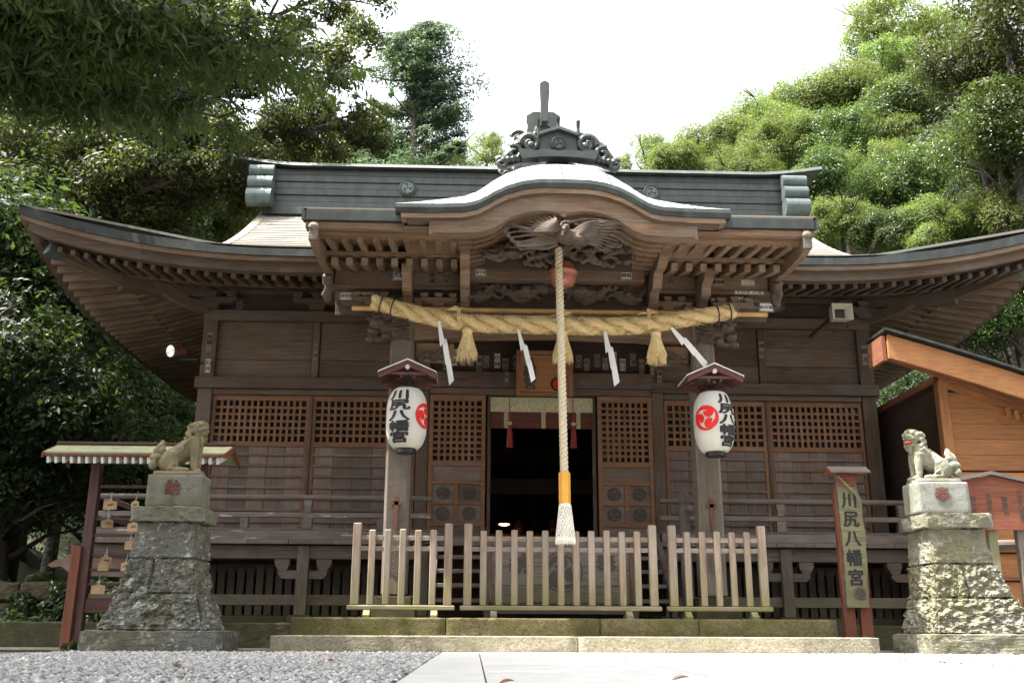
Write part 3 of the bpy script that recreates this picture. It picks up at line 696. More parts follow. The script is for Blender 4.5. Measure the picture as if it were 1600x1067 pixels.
# ---- windows: frame with bars and glass, boards with battens below
def win_panel(x0, x1, nb, zt=4.03, zl=3.22, zb=1.70, y=WY):
    b = MB(); t = .055
    for q in ((x0, x0+t, zb, zt), (x1-t, x1, zb, zt)): b.box(q[0], q[1], y-.035, y+.035, q[2], q[3])
    for z0, z1 in ((zt-.085, zt), (zl-.05, zl+.03), (zb, zb+.08)): b.box(x0+t, x1-t, y-.033, y+.033, z0, z1)
    f = ob('lattice_window', b, H, 'lattice')
    ix0, ix1 = x0+t, x1-t; n = nb
    for k in range(1, n):
        x = ix0+(ix1-ix0)*k/n; bx('lattice_bar', x-.021, x+.021, y-.024, y+.004, zl+.03, zt-.085, 'lattice', f, ch=.003)
    for k in range(1, 6):
        z = zl+.03+(zt-.085-zl-.03)*k/6; bx('cross_bar', ix0, ix1, y-.019, y+.009, z-.021, z+.021, 'lattice', f, ch=.003)
    ob('pane', MB().box(ix0, ix1, y+.04, y+.046, zl+.03, zt-.085), f, 'glass')
    nbd = max(2, round((ix1-ix0)/.32))
    for k in range(nbd):
        a = ix0+(ix1-ix0)*k/nbd; bx('panel_board', a+.002, ix0+(ix1-ix0)*(k+1)/nbd-.002, y-.008+.004*(k % 2), y+.02, zb+.08, zl-.05, 'board', f, ch=.004)
    for z in (3.035, 2.855, 2.675, 2.495, 2.31, 2.125, 1.94):
        bx('batten', ix0, ix1, y-.038, y-.009, z-.022, z+.022, 'board', f, ch=.003)
    return f
win_panel(-5.50, -3.885, 15); win_panel(-3.83, -2.10, 15)
win_panel(2.10, 3.83, 15); win_panel(3.885, 5.50, 15)
for x in (-3.857, 3.857): hb('mullion', x-.026, x+.026, WY-.06, WY+.04, 1.68, 4.03, 'hall', H)
for s in (-1, 1): hb('sill_beam', s*3.8-1.95, s*3.8+1.95, WY-.1, WY+.1, 1.56, 1.68, 'hall', H)
# ---- doors
def door(x0, x1, y):
    b = MB(); t = .07; zt, zb = 4.06, 1.66
    for a, c in ((x0, x0+t), (x1-t, x1)): b.box(a, c, y-.035, y+.035, zb, zt)
    for z0, z1 in ((3.96, zt), (2.86, 2.95), (2.56, 2.63), (2.23, 2.28), (1.88, 1.94), (zb, zb+.07)): b.box(x0+t, x1-t, y-.033, y+.033, z0, z1)
    xm = (x0+x1)/2; b.box(xm-.03, xm+.03, y-.031, y+.031, 1.94, 2.23); b.box(xm-.03, xm+.03, y-.031, y+.031, 2.28, 2.56)
    f = ob('door', b, H, 'lattice'); ix0, ix1 = x0+t, x1-t
    for k in range(1, 8):
        x = ix0+(ix1-ix0)*k/8; bx('lattice_bar', x-.022, x+.022, y-.024, y+.004, 2.95, 3.96, 'lattice', f, ch=.003)
    for k in range(1, 10):
        z = 2.95+1.01*k/10; bx('cross_bar', ix0, ix1, y-.019, y+.009, z-.021, z+.021, 'lattice', f, ch=.003)
    ob('pane', MB().box(ix0, ix1, y+.035, y+.04, 2.95, 3.96), f, 'glass')
    for (z0, z1) in ((2.63, 2.86), (1.73, 1.88)): bx('panel_board', ix0, ix1, y-.012, y+.012, z0, z1, 'board', f)
    for (a, c) in ((ix0, xm-.03), (xm+.03, ix1)):
        for (z0, z1) in ((1.94, 2.23), (2.28, 2.56)):
            bx('panel_board', a, c, y-.004, y+.012, z0, z1, 'board', f)
            ob('crest_carving', tomoe_mesh(.095, 'carve', .012, 1, .012, rot=random.random()*6), f, loc=((a+c)/2, y-.005, (z0+z1)/2))
    return f
door(-1.87, -.93, 16.40); door(.95, 1.87, 16.40)
hb('door_sill', -1.88, 1.88, WY-.2, WY+.1, 1.58, 1.655, 'grey', H)
for x in (-.87, .90):
    hb('door_jamb', x-.03, x+.03, WY-.02, WY+.06, 1.66, 4.07, 'hall', H)

# ---- veranda
VX = 6.75; VY = 15.3; VR = 5.92
def both(fn):
    for s in (-1, 1): fn(s)
hb('floor_edge_beam', -VX, -1.75, VY-.08, VY+.12, 1.545, 1.68, 'peel', H); hb('floor_edge_beam', 1.75, VR, VY-.08, VY+.12, 1.545, 1.68, 'grey', H)
x = -VX
while x < VR-.1:
    x1 = min(x+.56+.1*random.random(), VR)
    if not (-1.8 < (x+x1)/2 < 1.8): hb('floor_board', x+.003, x1-.003, VY-.16, WY-.13, 1.478, 1.54, 'grey', H)
    x = x1
for s in (-1,):
    for k in range(9): hb('floor_board', s*6.2-.55, s*6.2+.55, 16.5+k*.9, 17.39+k*.9, 1.478, 1.54, 'grey', H)
for s in (-1, 1):
    a, b_ = sorted((s*1.75, -VX if s < 0 else VR)); hb('veranda_beam', a, b_, VY-.06, VY+.10, 1.27, 1.462, 'under', H)
    hb('tie_rail', a, b_, VY-.03, VY+.05, .60, .75, 'under', H)
    for x in (3.63, 5.60, 1.85):
        hb('veranda_post', s*x-.085, s*x+.085, VY-.10, VY+.08, .46, 1.462, 'under', H)
        hb('pad_stone', s*x-.17, s*x+.17, VY-.17, VY+.17, .33, .458, 'kerb', H)
    for x in (3.63, 5.60):   # boat shaped bracket under beam
        b = MB(); X = s*x
        for q in (-1, 1):
            b = MB()
            b.prism([(X+q*.09, .98), (X+q*.30, .98), (X+q*.36, 1.04), (X+q*.36, 1.09), (X+q*.22, 1.10), (X+q*.09, 1.10)], VY-.06, VY+.06)
            b.prism([(X+q*.24, 1.098), (X+q*.35, 1.088), (X+q*.42, 1.19), (X+q*.42, 1.265), (X+q*.20, 1.265), (X+q*.20, 1.19)], VY-.065, VY+.065)
            ob('boat_bracket', b, H, 'under')
    # underfloor slats
    x = 1.3
    while x < (6.3 if s < 0 else 5.8):
        hb('underfloor_slat', s*x-.055, s*x+.055, 16.0, 16.03, .47, 1.2, 'under', H); x += .148
    hb('ground_sill', a, b_, 15.93, 16.12, .345, .465, 'under', H); hb('slat_rail', a, b_, 16.03, 16.09, 1.12, 1.24, 'under', H)
    # railing
    b = MB(); b.tube([(a, VY, 2.18), (b_+.0, VY, 2.18)], .042, 12); r_ = ob('top_rail', b, H, 'grey'); 
    hb('middle_rail', a, b_, VY-.035, VY+.035, 1.88, 1.955, 'peel' if s < 0 else 'grey', H)
    hb('bottom_rail', a, b_, VY-.03, VY+.03, 1.69, 1.715, 'grey', H)
    for x in ((3.61, 5.50, 6.6) if s < 0 else (3.61, 5.50)):
        b = MB(); X = s*x; b.box(X-.07, X+.07, VY-.045, VY+.045, 1.717, 1.88); b.prism([(X-.05, 1.957), (X+.05, 1.957), (X+.05, 2.06), (X+.065, 2.09), (X+.06, 2.14), (X-.06, 2.14), (X-.065, 2.09), (X-.05, 2.06)], VY-.045, VY+.045)
        ob('rail_post', b, H, 'grey')
    for x in (2.5, 4.55): hb('rail_strut', s*x-.06, s*x+.06, VY-.03, VY+.03, 1.717, 1.878, 'grey', H)
    if s > 0: continue
    # side railing and carved beam nose
    b = MB(); b.tube([(s*VX, VY, 2.18), (s*VX, 23, 2.18)], .042, 8); ob('top_rail', b, H, 'grey')
    hb('middle_rail', s*VX-.035, s*VX+.035, VY+.1, 23, 1.88, 1.95, 'grey', H)
    pts = [(6.2, 1.02), (6.2, 1.36), (6.95, 1.36), (7.10, 1.42), (7.28, 1.40), (7.42, 1.30), (7.55, 1.27), (7.66, 1.20), (7.60, 1.16), (7.45, 1.18), (7.34, 1.10), (7.1, 1.04)]
    b = MB(); b.prism([(s*p, q) for p, q in pts], 15.95, 16.12); ob('carved_beam_nose', b, H, 'eave')
# wooden stair to the doors
for k in range(5):
    z = .62+k*.21; y = 14.0+k*.26
    hb('stair_tread', -1.62, 1.62, y, y+.30, z, z+.055, 'grey', H)
    hb('stair_riser', -1.6, 1.6, y+.27, y+.295, z-.16, z-.002, 'hall_dark', H)
for s in (-1, 1):
    b = MB(); b.prism([(13.95, .402), (14.1, .402), (15.45, 1.5), (15.45, 1.68), (15.2, 1.68), (13.95, .68)], s*1.66-.04, s*1.66+.04, plane='yz')
    ob('stair_stringer', b, H, 'hall')
hb('stair_landing', -1.74, 1.74, 15.3, WY-.21, 1.50, 1.60, 'grey', H)
for s in (1,):
    b = MB(); b.lathe([(.075, .40), (.085, .44), (.078, 1.85), (.085, 1.87), (.085, 1.95), (.07, 1.97), (.06, 2.0), (.085, 2.05), (.09, 2.12), (.06, 2.19), (.015, 2.24)], 14, (s*1.93, 14.35, 0)); ob('finial_post', b, H, 'grey')
    b = MB(); b.tube([(s*1.98, 14.3, 1.95), (s*2.08, 14.22, 1.93), (s*2.15, 14.12, 1.80), (s*2.2, 14.0, 1.55), (s*2.22, 13.9, 1.2), (s*2.2, 13.88, .9)], [.05, .055, .06, .055, .05, .045], 8); ob('curved_stair_rail', b, H, 'grey')

# ---- interior bits
hb('inner_beam', -2.6, 2.6, 19.0, 19.12, 2.75, 3.05, 'hall_dark', H); hb('inner_beam', -2.6, 2.6, 22.0, 22.15, 3.8, 4.2, 'hall_dark', H)
for x in (-1.1, 0.2, 1.5): hb('inner_post', x-.08, x+.08, 22.0, 22.14, 1.58, 3.8, 'hall_dark', H)
lp = thing('ceiling_lantern', 'small warm lamp glowing in the dark hall interior', 'lamp', (-.52, 19.5, 2.25))
ob('lamp_shade', MB().lathe([(.03, .16), (.10, .10), (.14, .0), (.135, -.01)], 12), lp, 'ironm'); ob('glowing_bulb', MB().sphere((0, 0, -.02), (.10, .06, .022), 8, 5), lp, 'lamp_glow')
at = thing('altar_table', 'low wooden altar table deep inside the dark hall', 'table', (-.2, 20.5, 1.58))
bx('tabletop', -1.3, 1.3, -.3, .3, .48, .54, 'redwood', at)
for x in (-1.15, 1.15):
    for y in (-.22, .22): bx('leg', x-.04, x+.04, y-.04, y+.04, 0, .478, 'redwood', at)
for x in (-.7, 0, .7):
    v = tag(ob('offering_vase', MB().lathe([(.05, 0), (.09, .06), (.10, .14), (.05, .22), (.035, .27), (.05, .30)], 12), mat='bell', loc=(x-.2, 20.5, 2.12)), {-.7: 'leftmost', 0: 'middle', .7: 'rightmost'}[x]+' dark offering vase on the altar table inside the hall', 'vase', 'vases on the altar table')

# blind with brocade band
bl = thing('rolled_blind', 'bamboo blind with gold brocade border above the open doorway', 'blind', (.015, 16.47, 4.07))
ob('blind_body', MB().box(-.86, .86, -.008, .008, -.55, -.26), bl, 'blind')
ob('brocade_band', MB().box(-.865, .865, -.014, -.001, -.27, -.02), bl, 'gold')
for x in (-.60, .03, .62): ob('brocade_strip', MB().box(x-.035, x+.035, -.014, -.009, -.55, -.271), bl, 'gold')
b = MB(); [b.tube([(-.86, -.012, z), (.86, -.012, z)], .004, 4, cap=False) for z in np.arange(-.54, -.28, .018)]; tag(ob('blind_reed', b, bl, 'blind'), kind='stuff')
for x, nm in ((-.525, 'left of the bell rope'), (.545, 'right of the bell rope')):
    t = thing('tassel', 'crimson tassel hanging before the blind, '+nm, 'tassel', (x, 16.40, 4.03), group='tassels on the doorway blind')
    ob('hanging_cord', MB().tube([(0, 0, 0), (0, 0, -.44)], .009, 6), t, 'crimson')
    ob('metal_hook', MB().sphere((0, 0, -.44), (.04, .03, .035), 8, 6), t, 'gold')
    b = MB(); 
    for k in range(14):
        a = k*.45; b.tube([(0, 0, -.46), (.03*math.cos(a), .03*math.sin(a), -.55), (.045*math.cos(a), .045*math.sin(a), -.85)], .010, 4)
    ob('fringe', b, t, 'crimson')

# ============================================================ main roof
EX, EY, EYB = 8.07, 14.2, 25.9
def ze(x):   # eave height along the front
    a = abs(x); return 5.80+0.0*a+(0.62*((a-3.9)/(EX-3.9))**2.2 if a > 3.9 else 0)
def zes(y):  # along the side
    c = (EY+EYB)/2; hL = (EYB-EY)/2; a = abs(y-c)/hL; return 5.80+(0.62*((a-.35)/.65)**2.2 if a > .35 else 0)
def hp(d): return 0.29*d+0.0415*d*d
def roof_z(x, y):
    dy = min(y-EY, EYB-y); dx = EX-abs(x); d = min(dy, dx)
    sx_ = (ze(x)-5.8)*max(0, 1-dy/3.2); sy_ = (zes(y)-5.8)*max(0, 1-dx/3.2)
    return 5.82+hp(max(d, 0))+max(sx_, sy_)
ys_ = [EY+ (2.42/9)*k for k in range(10)]
# skirt courses, then upper gable roof courses
def course(y0, y1, xa, xb, n=40, step=0.012, skirt=True):
    b = MB(); vs = []; fs = []
    for i in range(n+1):
        x = xa(y0)+(xb(y0)-xa(y0))*i/n; x2 = xa(y1)+(xb(y1)-xa(y1))*i/n
        if skirt: z0, z1 = roof_z(x, y0), roof_z(x2, y1)
        else: z0 = 5.82+hp(y0-EY); z1 = 5.82+hp(y1-EY)
        vs += [(x, y0, z0+step), (x2, y1+.02, z1+.001), (x, y0, z0-.03)]
    for i in range(n):
        a = i*3; fs += [(a, a+3, a+4, a+1), (a+2, a+5, a+3, a)]
    b.add(vs, fs); return ob('roof_course', b.mesh('roof_course', 'copper_main', fix=False), H)
for k in range(9): course(ys_[k], ys_[k+1], lambda y: -(EX-(y-EY)), lambda y: EX-(y-EY), 48)
GX = 5.75; y = ys_[-1]
while y < 19.85:
    y1 = min(y+.24, 19.9); course(y, y1, lambda y: -GX, lambda y: GX, 4, .016, False); y = y1
# minoko: rounded verge of the gable, and the gable wall
for s in (-1, 1):
    b = MB(); vs = []; fs = []; N = 16
    prof = [(0, .0), (.12, .0), (.22, -.05), (.28, -.14), (.28, -.32), (.20, -.32), (.18, -.2), (0, -.1)]
    for i in range(N+1):
        y = 16.0+(20.05-16.0)*i/N; z = 5.82+hp(y-EY)+.02
        for (dx, dz) in prof: vs.append((s*(GX-.16+dx), y, z+dz))
    n = len(prof)
    for i in range(N):
        for k in range(n): fs.append((i*n+k, i*n+(k+1) % n, (i+1)*n+(k+1) % n, (i+1)*n+k))
    b.add(vs, fs); ob('verge_roll', b.mesh('verge', 'copper_main', smooth=False), H)
    ob('gable_wall', MB().prism([(16.3, 6.1), (20.05, 6.1), (20.05, 8.85)], s*5.5-.03, s*5.5+.03, plane='yz'), H, 'hall_dark')
# side and rear slopes (simple sheets)
def slope(fn, nu, nv, name='roof_slope'):
    vs = []; fs = []
    for j in range(nv+1):
        for i in range(nu+1): vs.append(fn(i/nu, j/nv))
    for j in range(nv):
        for i in range(nu): a = j*(nu+1)+i; fs.append((a, a+1, a+nu+2, a+nu+1))
    b = MB(); b.add(vs, fs); return ob(name, b.mesh(name, 'copper_main', smooth=True, fix=False), H)
for s in (-1, 1):
    def fs_(u, v, s=s):
        d = v*2.4; y = (EY+d)+(EYB-EY-2*d)*u; x = EX-d; return (s*x, y, roof_z(x, y)+.004)
    slope(fs_, 40, 8)
def fb(u, v):
    y = EYB-v*5.9; hw = EX-v*5.9 if v*5.9 < 2.32 else GX; x = -hw+2*hw*u; return (x, y, (roof_z(x, y) if v*5.9 < 2.32 else 5.82+hp(EYB-y)))
slope(fb, 24, 12)
# eave build-up: front and side profiles swept along the eaves
def eave_strip(name, o0, o1, d0, d1, mat, seg=None):
    """o = inset from the eave line, d = depth below eave height; one piece per stretch of the front, one per side"""
    cuts = seg or [-EX, -6.2, -4.1, -2.9, 2.9, 4.1, 6.2, EX]
    for a, c in zip(cuts[:-1], cuts[1:]):
        n = max(2, int((c-a)/.35)); vs = []; fs = []
        for i in range(n+1):
            x = a+(c-a)*i/n; z = ze(x)
            xo0 = max(-(EX-o0), min(EX-o0, x)); xo1 = max(-(EX-o1), min(EX-o1, x))
            vs += [(xo0, EY+o0, z-d0), (xo0, EY+o0, z-d1), (xo1, EY+o1, z-d1), (xo1, EY+o1, z-d0)]
        for i in range(n):
            for k in range(4): fs.append((i*4+k, i*4+(k+1) % 4, (i+1)*4+(k+1) % 4, (i+1)*4+k))
        fs += [(3, 2, 1, 0), (n*4, n*4+1, n*4+2, n*4+3)]
        b = MB(); b.add(vs, fs); ob(name, b, H, mat)
    for s in (-1, 1):
        n = 30; vs = []; fs = []
        for i in range(n+1):
            y = EY+(EYB-EY)*i/n; z = zes(y); yy0 = max(EY+o0, y); yy1 = max(EY+o1, y)
            vs += [(s*(EX-o0), yy0, z-d0), (s*(EX-o0), yy0, z-d1), (s*(EX-o1), yy1, z-d1), (s*(EX-o1), yy1, z-d0)]
        for i in range(n):
            for k in range(4): fs.append((i*4+k, i*4+(k+1) % 4, (i+1)*4+(k+1) % 4, (i+1)*4+k))
        fs += [(3, 2, 1, 0), (n*4, n*4+1, n*4+2, n*4+3)]
        b = MB(); b.add(vs, fs); ob(name, b, H, mat)
eave_strip('copper_eave_edge', 0, .10, -.02, .125, 'copper')
eave_strip('eave_board', .03, .16, .128, .20, 'eave')
eave_strip('inner_eave_board', .13, .30, .203, .34, 'hall')
# soffit boards above the rafters
def under(d):  # soffit height below eave line as function of inset (z of rafter top)
    return (-.33+.20*(d-.25)) if d < 1.25 else (-.20+.29*(d-1.25)+.06)
def soffit():
    for side in ('f', 'l', 'r'):
        b = MB(); vs = []; fs = []; n = 60; ds = [.25, .75, 1.25, 1.252, 1.9, 2.45]
        for i in range(n+1):
            for d in ds:
                if side == 'f': t = -EX+d+(2*(EX-d))*i/n; z = ze(t)*max(0, 1-d/2.6)+5.8*min(1, d/2.6); vs.append((t, EY+d*.95, z+under(d)+.005))
                else:
                    t = EY+d+(EYB-EY-2*d)*i/n; z = zes(t)*max(0, 1-d/2.6)+5.8*min(1, d/2.6); s = -1 if side == 'l' else 1; vs.append((s*(EX-d), t, z+under(d)+.005))
        m_ = len(ds)
        for i in range(n):
            for k in range(m_-1): a = i*m_+k; fs.append((a, a+1, a+m_+1, a+m_))
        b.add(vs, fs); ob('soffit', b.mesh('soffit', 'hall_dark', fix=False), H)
soffit()
def zi(z, d): return z*max(0, 1-d/2.6)+5.8*min(1, d/2.6)
x = -7.7
while x <= 7.71:
    z = ze(x); hip = (EX-abs(x))  # inset where the hip beam crosses
    d1 = min(1.28, hip-.05)
    if d1 > .45: beam('flying_rafter', (x, EY+.30*.95, zi(z, .30)+under(.30)-.05), (x, EY+d1*.95, zi(z, d1)+under(min(d1, 1.249))-.05), .075, .085, 'hall', H)
    d1 = min(2.42, hip-.05)
    if d1 > 1.4: beam('base_rafter', (x, EY+1.18*.95, zi(z, 1.2)+under(1.26)-.07), (x, EY+d1*.95, zi(z, d1)+under(d1)-.05), .085, .095, 'hall', H)
    x += .205
for s in (-1, 1):
    y = EY+.45
    while y < EYB-.4:
        z = zes(y); hip = min(y-EY, EYB-y); d1 = min(1.28, hip-.05)
        if d1 > .45: beam('flying_rafter', (s*(EX-.30), y, zi(z, .30)+under(.30)-.05), (s*(EX-d1), y, zi(z, d1)+under(min(d1, 1.249))-.05), .085, .12, 'eave', H)
        d1 = min(2.42, hip-.05)
        if d1 > 1.4: beam('base_rafter', (s*(EX-1.2), y, zi(z, 1.2)+under(1.26)-.07), (s*(EX-d1), y, zi(z, d1)+under(d1)-.05), .095, .13, 'eave', H)
        y += .25
    # kioi beams at the rafter step and the corner hip beam
    n = 10
    for (ya, yb) in ((EY+1.2, EYB-1.2),):
        pts = [(s*(EX-1.24), ya+(yb-ya)*i/n, zi(zes(ya+(yb-ya)*i/n), 1.24)-.19) for i in range(n+1)]
        b = MB(); b.tube(pts, .055, 4); ob('rafter_step_beam', b, H, 'eave')
    a = Vector((s*(EX-.52), EY+.50, ze(EX-.5)-.42)); m_ = Vector((s*(EX-1.2), EY+1.2, 5.62)); c = Vector((s*5.6, WY, 5.86))
    beam('hip_beam', a, m_+Vector((0, 0, .05)), .17, .20, 'hall', H); beam('hip_beam', m_+(a-m_)*.0, c, .19, .26, 'hall', H)
    beam('hip_beam_cap', a+(a-m_).normalized()*.22, a+(a-m_).normalized()*.004, .20, .24, 'copper_green', H)
    b = MB(); pts = [(0, 0), (.5, .02), (.9, .10), (1.15, .20), (1.3, .33), (1.32, .42), (1.1, .36), (.6, .2), (0, .2)]
    dvec = Vector((s*.72, -.69, 0)); base = Vector((s*5.55, 16.55, 5.42)); vs = []
    nrm = Vector((.69, s*.72*1, 0)).normalized()
    for off in (-.07, .07):
        for (u, v) in pts: vs.append(base+dvec*u+nrm*off*1.0+Vector((0, 0, v)))
    n_ = len(pts); fs = [tuple(range(n_)), tuple(range(2*n_-1, n_-1, -1))]+[(i, (i+1) % n_, (i+1) % n_+n_, i+n_) for i in range(n_)]
    b.add(vs, fs); ob('corner_bracket', b, H, 'hall')
b = MB(); pts = [(-(EX-1.24)+2*(EX-1.24)*i/30, EY+1.19, zi(ze(-(EX-1.24)+2*(EX-1.24)*i/30), 1.24)-.17) for i in range(31)]
for p, q in zip(pts[:-1], pts[1:]): b.bar(p, q, .08, .09)
ob('rafter_step_beam', b, H, 'eave')

# ---- main ridge
rz0, rz1 = 8.86, 9.90; RY = 20.0
for k in range(6):
    z = rz0+k*.155; o_ = .02 if k % 2 else 0.045
    hb('ridge_board', -5.62, 5.62, RY-.26-o_, RY+.26+o_, z, z+.15, 'copper', H, ch=.01)
hb('ridge_base', -5.7, 5.7, RY-.36, RY+.36, 8.70, 8.855, 'copper', H)
b = MB(); vs = []; fs = []; n = 40
for i in range(n+1):
    x = -6.4+12.8*i/n; z = 9.80+(0.10*max(0, abs(x)-5.0)**1.5)
    vs += [(x, RY-.42, z), (x, RY+.42, z), (x, RY+.34, z+.10), (x, RY, z+.13), (x, RY-.34, z+.10)]
for i in range(n):
    for k in range(5): fs.append((i*5+k, i*5+(k+1) % 5, (i+1)*5+(k+1) % 5, (i+1)*5+k))
fs += [(4, 3, 2, 1, 0), tuple(n*5+k for k in range(5))]
b.add(vs, fs); ob('ridge_cap', b, H, 'copper')
for s in (-1, 1):
    b = MB(); X = s*5.72
    b.box(X-.06, X+.06, RY-.46, RY+.46, 8.95, 9.78)
    e = ob('ridge_end_plate', b, H, 'copper_green')
    for z, r_, yy in ((9.63, .15, -.40), (9.34, .165, -.44), (9.0, .20, -.48)):
        b = MB(); b.tube([(X-.26, RY+yy-.02, z), (X+.26, RY+yy-.02, z)], r_, 20)
        ob('scroll_roll', b.mesh('roll', 'copper_green', smooth=False), e)
for x in (-2.63, 2.63):
    o = ob('ridge_crest', MB().lathe([(.185, 0), (.185, -.03), (.16, -.045), (.155, -.03), (0.01, -.03)], 32, (0, 0, 0), axis='y'), H, 'copper', loc=(x, RY-.31, 9.36))
    o2 = ob('crest_relief', tomoe_mesh(.135, 'copper_green', .02), o, loc=(0, -.031, 0))
# ============================================================ worshippers' porch (part of the hall)
hb('foundation_wall', -6.3, 6.3, 16.5, 16.6, .3, 1.47, 'hall_dark', H)
# pillars with plinths
for s in (-1, 1):
    X = s*2.15
    hb('pillar_plinth', X-.30, X+.30, 13.50, 14.10, .405, .52, 'kerb', H); hb('pillar_plinth', X-.24, X+.24, 13.56, 14.04, .523, .68, 'kerb', H)
    p = hb('porch_pillar', X-.17, X+.17, 13.63, 13.97, .683, 4.62, 'pillar', H, ch=.035)
    # carved herringbone on the lower half of the face: fine grooves as ribs
    b = MB(); z = 1.0
    while z < 3.3:
        for (x0, x1, sg) in ((-.13, -.045, 1), (-.043, .043, -1), (.045, .13, 1)):
            b.bar((X+x0, 13.625, z), (X+x1, 13.625, z+sg*.055), .010, .015)
        z += .040
    tag(ob('herringbone_carving', b, H, 'pillar'), kind='stuff')
    k = MB(); k.prism([(X-.012, 1.55), (X+.012, 1.55), (X+.02, 1.62), (X+.03, 1.95), (X+.016, 2.0), (X-.016, 2.0), (X-.03, 1.95), (X-.02, 1.62)], 13.60, 13.624); k.box(X-.07, X+.07, 13.6, 13.624, 1.88, 1.93)
    ob('red_metal_hook', k, H, 'carvedred')
# cross beam ('rainbow beam')
b = MB(); pts = [(-1.98, 4.22), (-1.2, 4.30), (0, 4.33), (1.2, 4.30), (1.98, 4.22), (1.98, 4.62), (1.2, 4.68), (0, 4.70), (-1.2, 4.68), (-1.98, 4.62)]
b.prism(pts, 13.66, 13.94); ob('rainbow_beam', b, H, 'porch')
hb('tie_beam', -3.05, 3.05, 13.68, 13.92, 4.73, 4.80, 'hall', H)
# bracket sets above the pillars and mid beam
for x in (-2.62, -2.15, -1.65, 1.65, 2.15, 2.62): bracket(x, 4.62 if abs(x) == 2.15 else 4.70, 13.66, 'porch', .62)
hb('upper_beam', -3.15, 3.15, 13.60, 13.86, 5.02, 5.33, 'porch', H)
hb('beam_cap', -3.20, 3.20, 13.56, 13.9, 4.955, 5.015, 'eave', H)
hb('porch_purlin', -3.2, 3.2, 13.30, 13.56, 5.24, 5.42, 'porch', H)
for (a, c) in ((-3.15, -1.5), (-1.49, 1.49), (1.5, 3.15)): hb('backing_board', a, c, 13.80, 13.84, 4.62, 5.9, 'hall', H)
# side beams back to the hall
for s in (-1, 1):
    b = MB(); b.prism([(13.9, 4.25), (15.0, 4.62), (16.4, 4.72), (16.4, 5.0), (15.0, 5.0), (13.9, 4.62)], s*2.15-.1, s*2.15+.1, plane='yz'); ob('shrimp_beam', b, H, 'hall')
# receding hand brackets
for x in (-2.08, -1.27, 1.42, 2.13):
    wd = .13; b = MB()
    b.prism([(12.50, 5.30), (12.50, 5.10), (12.75, 5.02), (12.95, 5.04), (13.1, 4.86), (13.30, 4.86), (13.42, 4.72), (13.58, 4.70), (13.58, 5.3)], x-wd/2, x+wd/2, plane='yz')
    if abs(x) > 2: b = MB().prism([(12.95, 5.12), (12.95, 4.98), (13.15, 4.92), (13.2, 4.80), (13.38, 4.76), (13.58, 4.60), (13.58, 5.2)], x-wd/2, x+wd/2, plane='yz')
    ob('hand_bracket', b, H, 'porch')
# porch rafters: two tiers
for s in (-1, 1):
    for k in range(9):
        x = s*(1.42+k*.205)
        beam('flying_rafter', (x, 12.24, 5.20), (x, 13.2, 5.34), .085, .10, 'porch', H)
        beam('porch_rafter', (x, 12.86, 5.10), (x, 13.95, 5.34), .09, .11, 'porch', H)
    a, c = sorted((s*1.30, s*3.2)); hb('rafter_step_beam', a, c, 12.88, 12.97, 5.195, 5.26, 'porch', H)
# porch roof: side eaves
PE = 3.35
def pz(y): return 5.5+.26*(y-12.0)
for s in (-1, 1):
    a, c = sorted((s*2.03, s*PE))
    hb('copper_eave_edge', a, c, 12.0, 12.10, 5.335, 5.50, 'copper', H, ch=.008)
    hb('porch_eave_board', a+.02, c-.02, 12.04, 12.2, 5.245, 5.332, 'porch', H)
    a2, c2 = sorted((s*1.05, s*(PE-.1))); hb('porch_eave_beam', a2, c2, 12.14, 12.34, 5.17+.03, 5.243, 'porch', H)
    # roof sheet courses
    for k in range(16):
        y0 = 12.0+k*.27; y1 = y0+.27
        if y0 > 16.2: break
        b = MB(); z0, z1 = pz(y0), pz(y1); b.add([(a, y0, z0+.012), (c, y0, z0+.012), (c, y1+.02, z1), (a, y1+.02, z1), (a, y0, z0-.03), (c, y0, z0-.03)], [(0,1,2,3), (4,5,1,0)])
        ob('roof_course', b.mesh('c', 'copper_main', fix=False), H)
    # soffit
    b = MB(); a3, c3 = sorted((s*1.0, s*3.22)); b.add([(a3, 12.2, 5.262), (c3, 12.2, 5.262), (c3, 12.95, 5.37), (a3, 12.95, 5.37), (c3, 14.2, 5.60), (a3, 14.2, 5.60)], [(3,2,1,0), (5,4,2,3)])
    ob('porch_soffit', b.mesh('s', 'porch', fix=False), H)
    # verge side: copper side face and curved barge board
    b = MB(); X = s*PE
    b.prism([(12.0, 5.50), (16.0, pz(16)), (16.0, pz(16)-.22), (12.0, 5.335)], X-.03, X+.03, plane='yz'); ob('copper_verge', b, H, 'copper')
    b = MB(); X = s*3.22
    b.prism([(12.02, 5.33), (12.02, 5.20), (12.06, 5.16), (12.04, 5.06), (12.2, 5.03), (12.9, 5.05), (13.35, 5.10), (13.42, 5.02), (13.6, 5.0), (14.2, 5.3), (15.2, 5.75), (15.2, 5.95), (14.0, 5.72)], X-.045, X+.045, plane='yz')
    ob('barge_board', b, H, 'porch')
    b = MB(); b.sphere((X, 12.03, 5.25), (.075, .07, .06)); b.box(X-.055, X+.055, 12.0, 12.12, 5.07, 5.24); ob('barge_nose', b, H, 'pillar')
    ob('carved_pendant', RM['pendant', s], H)

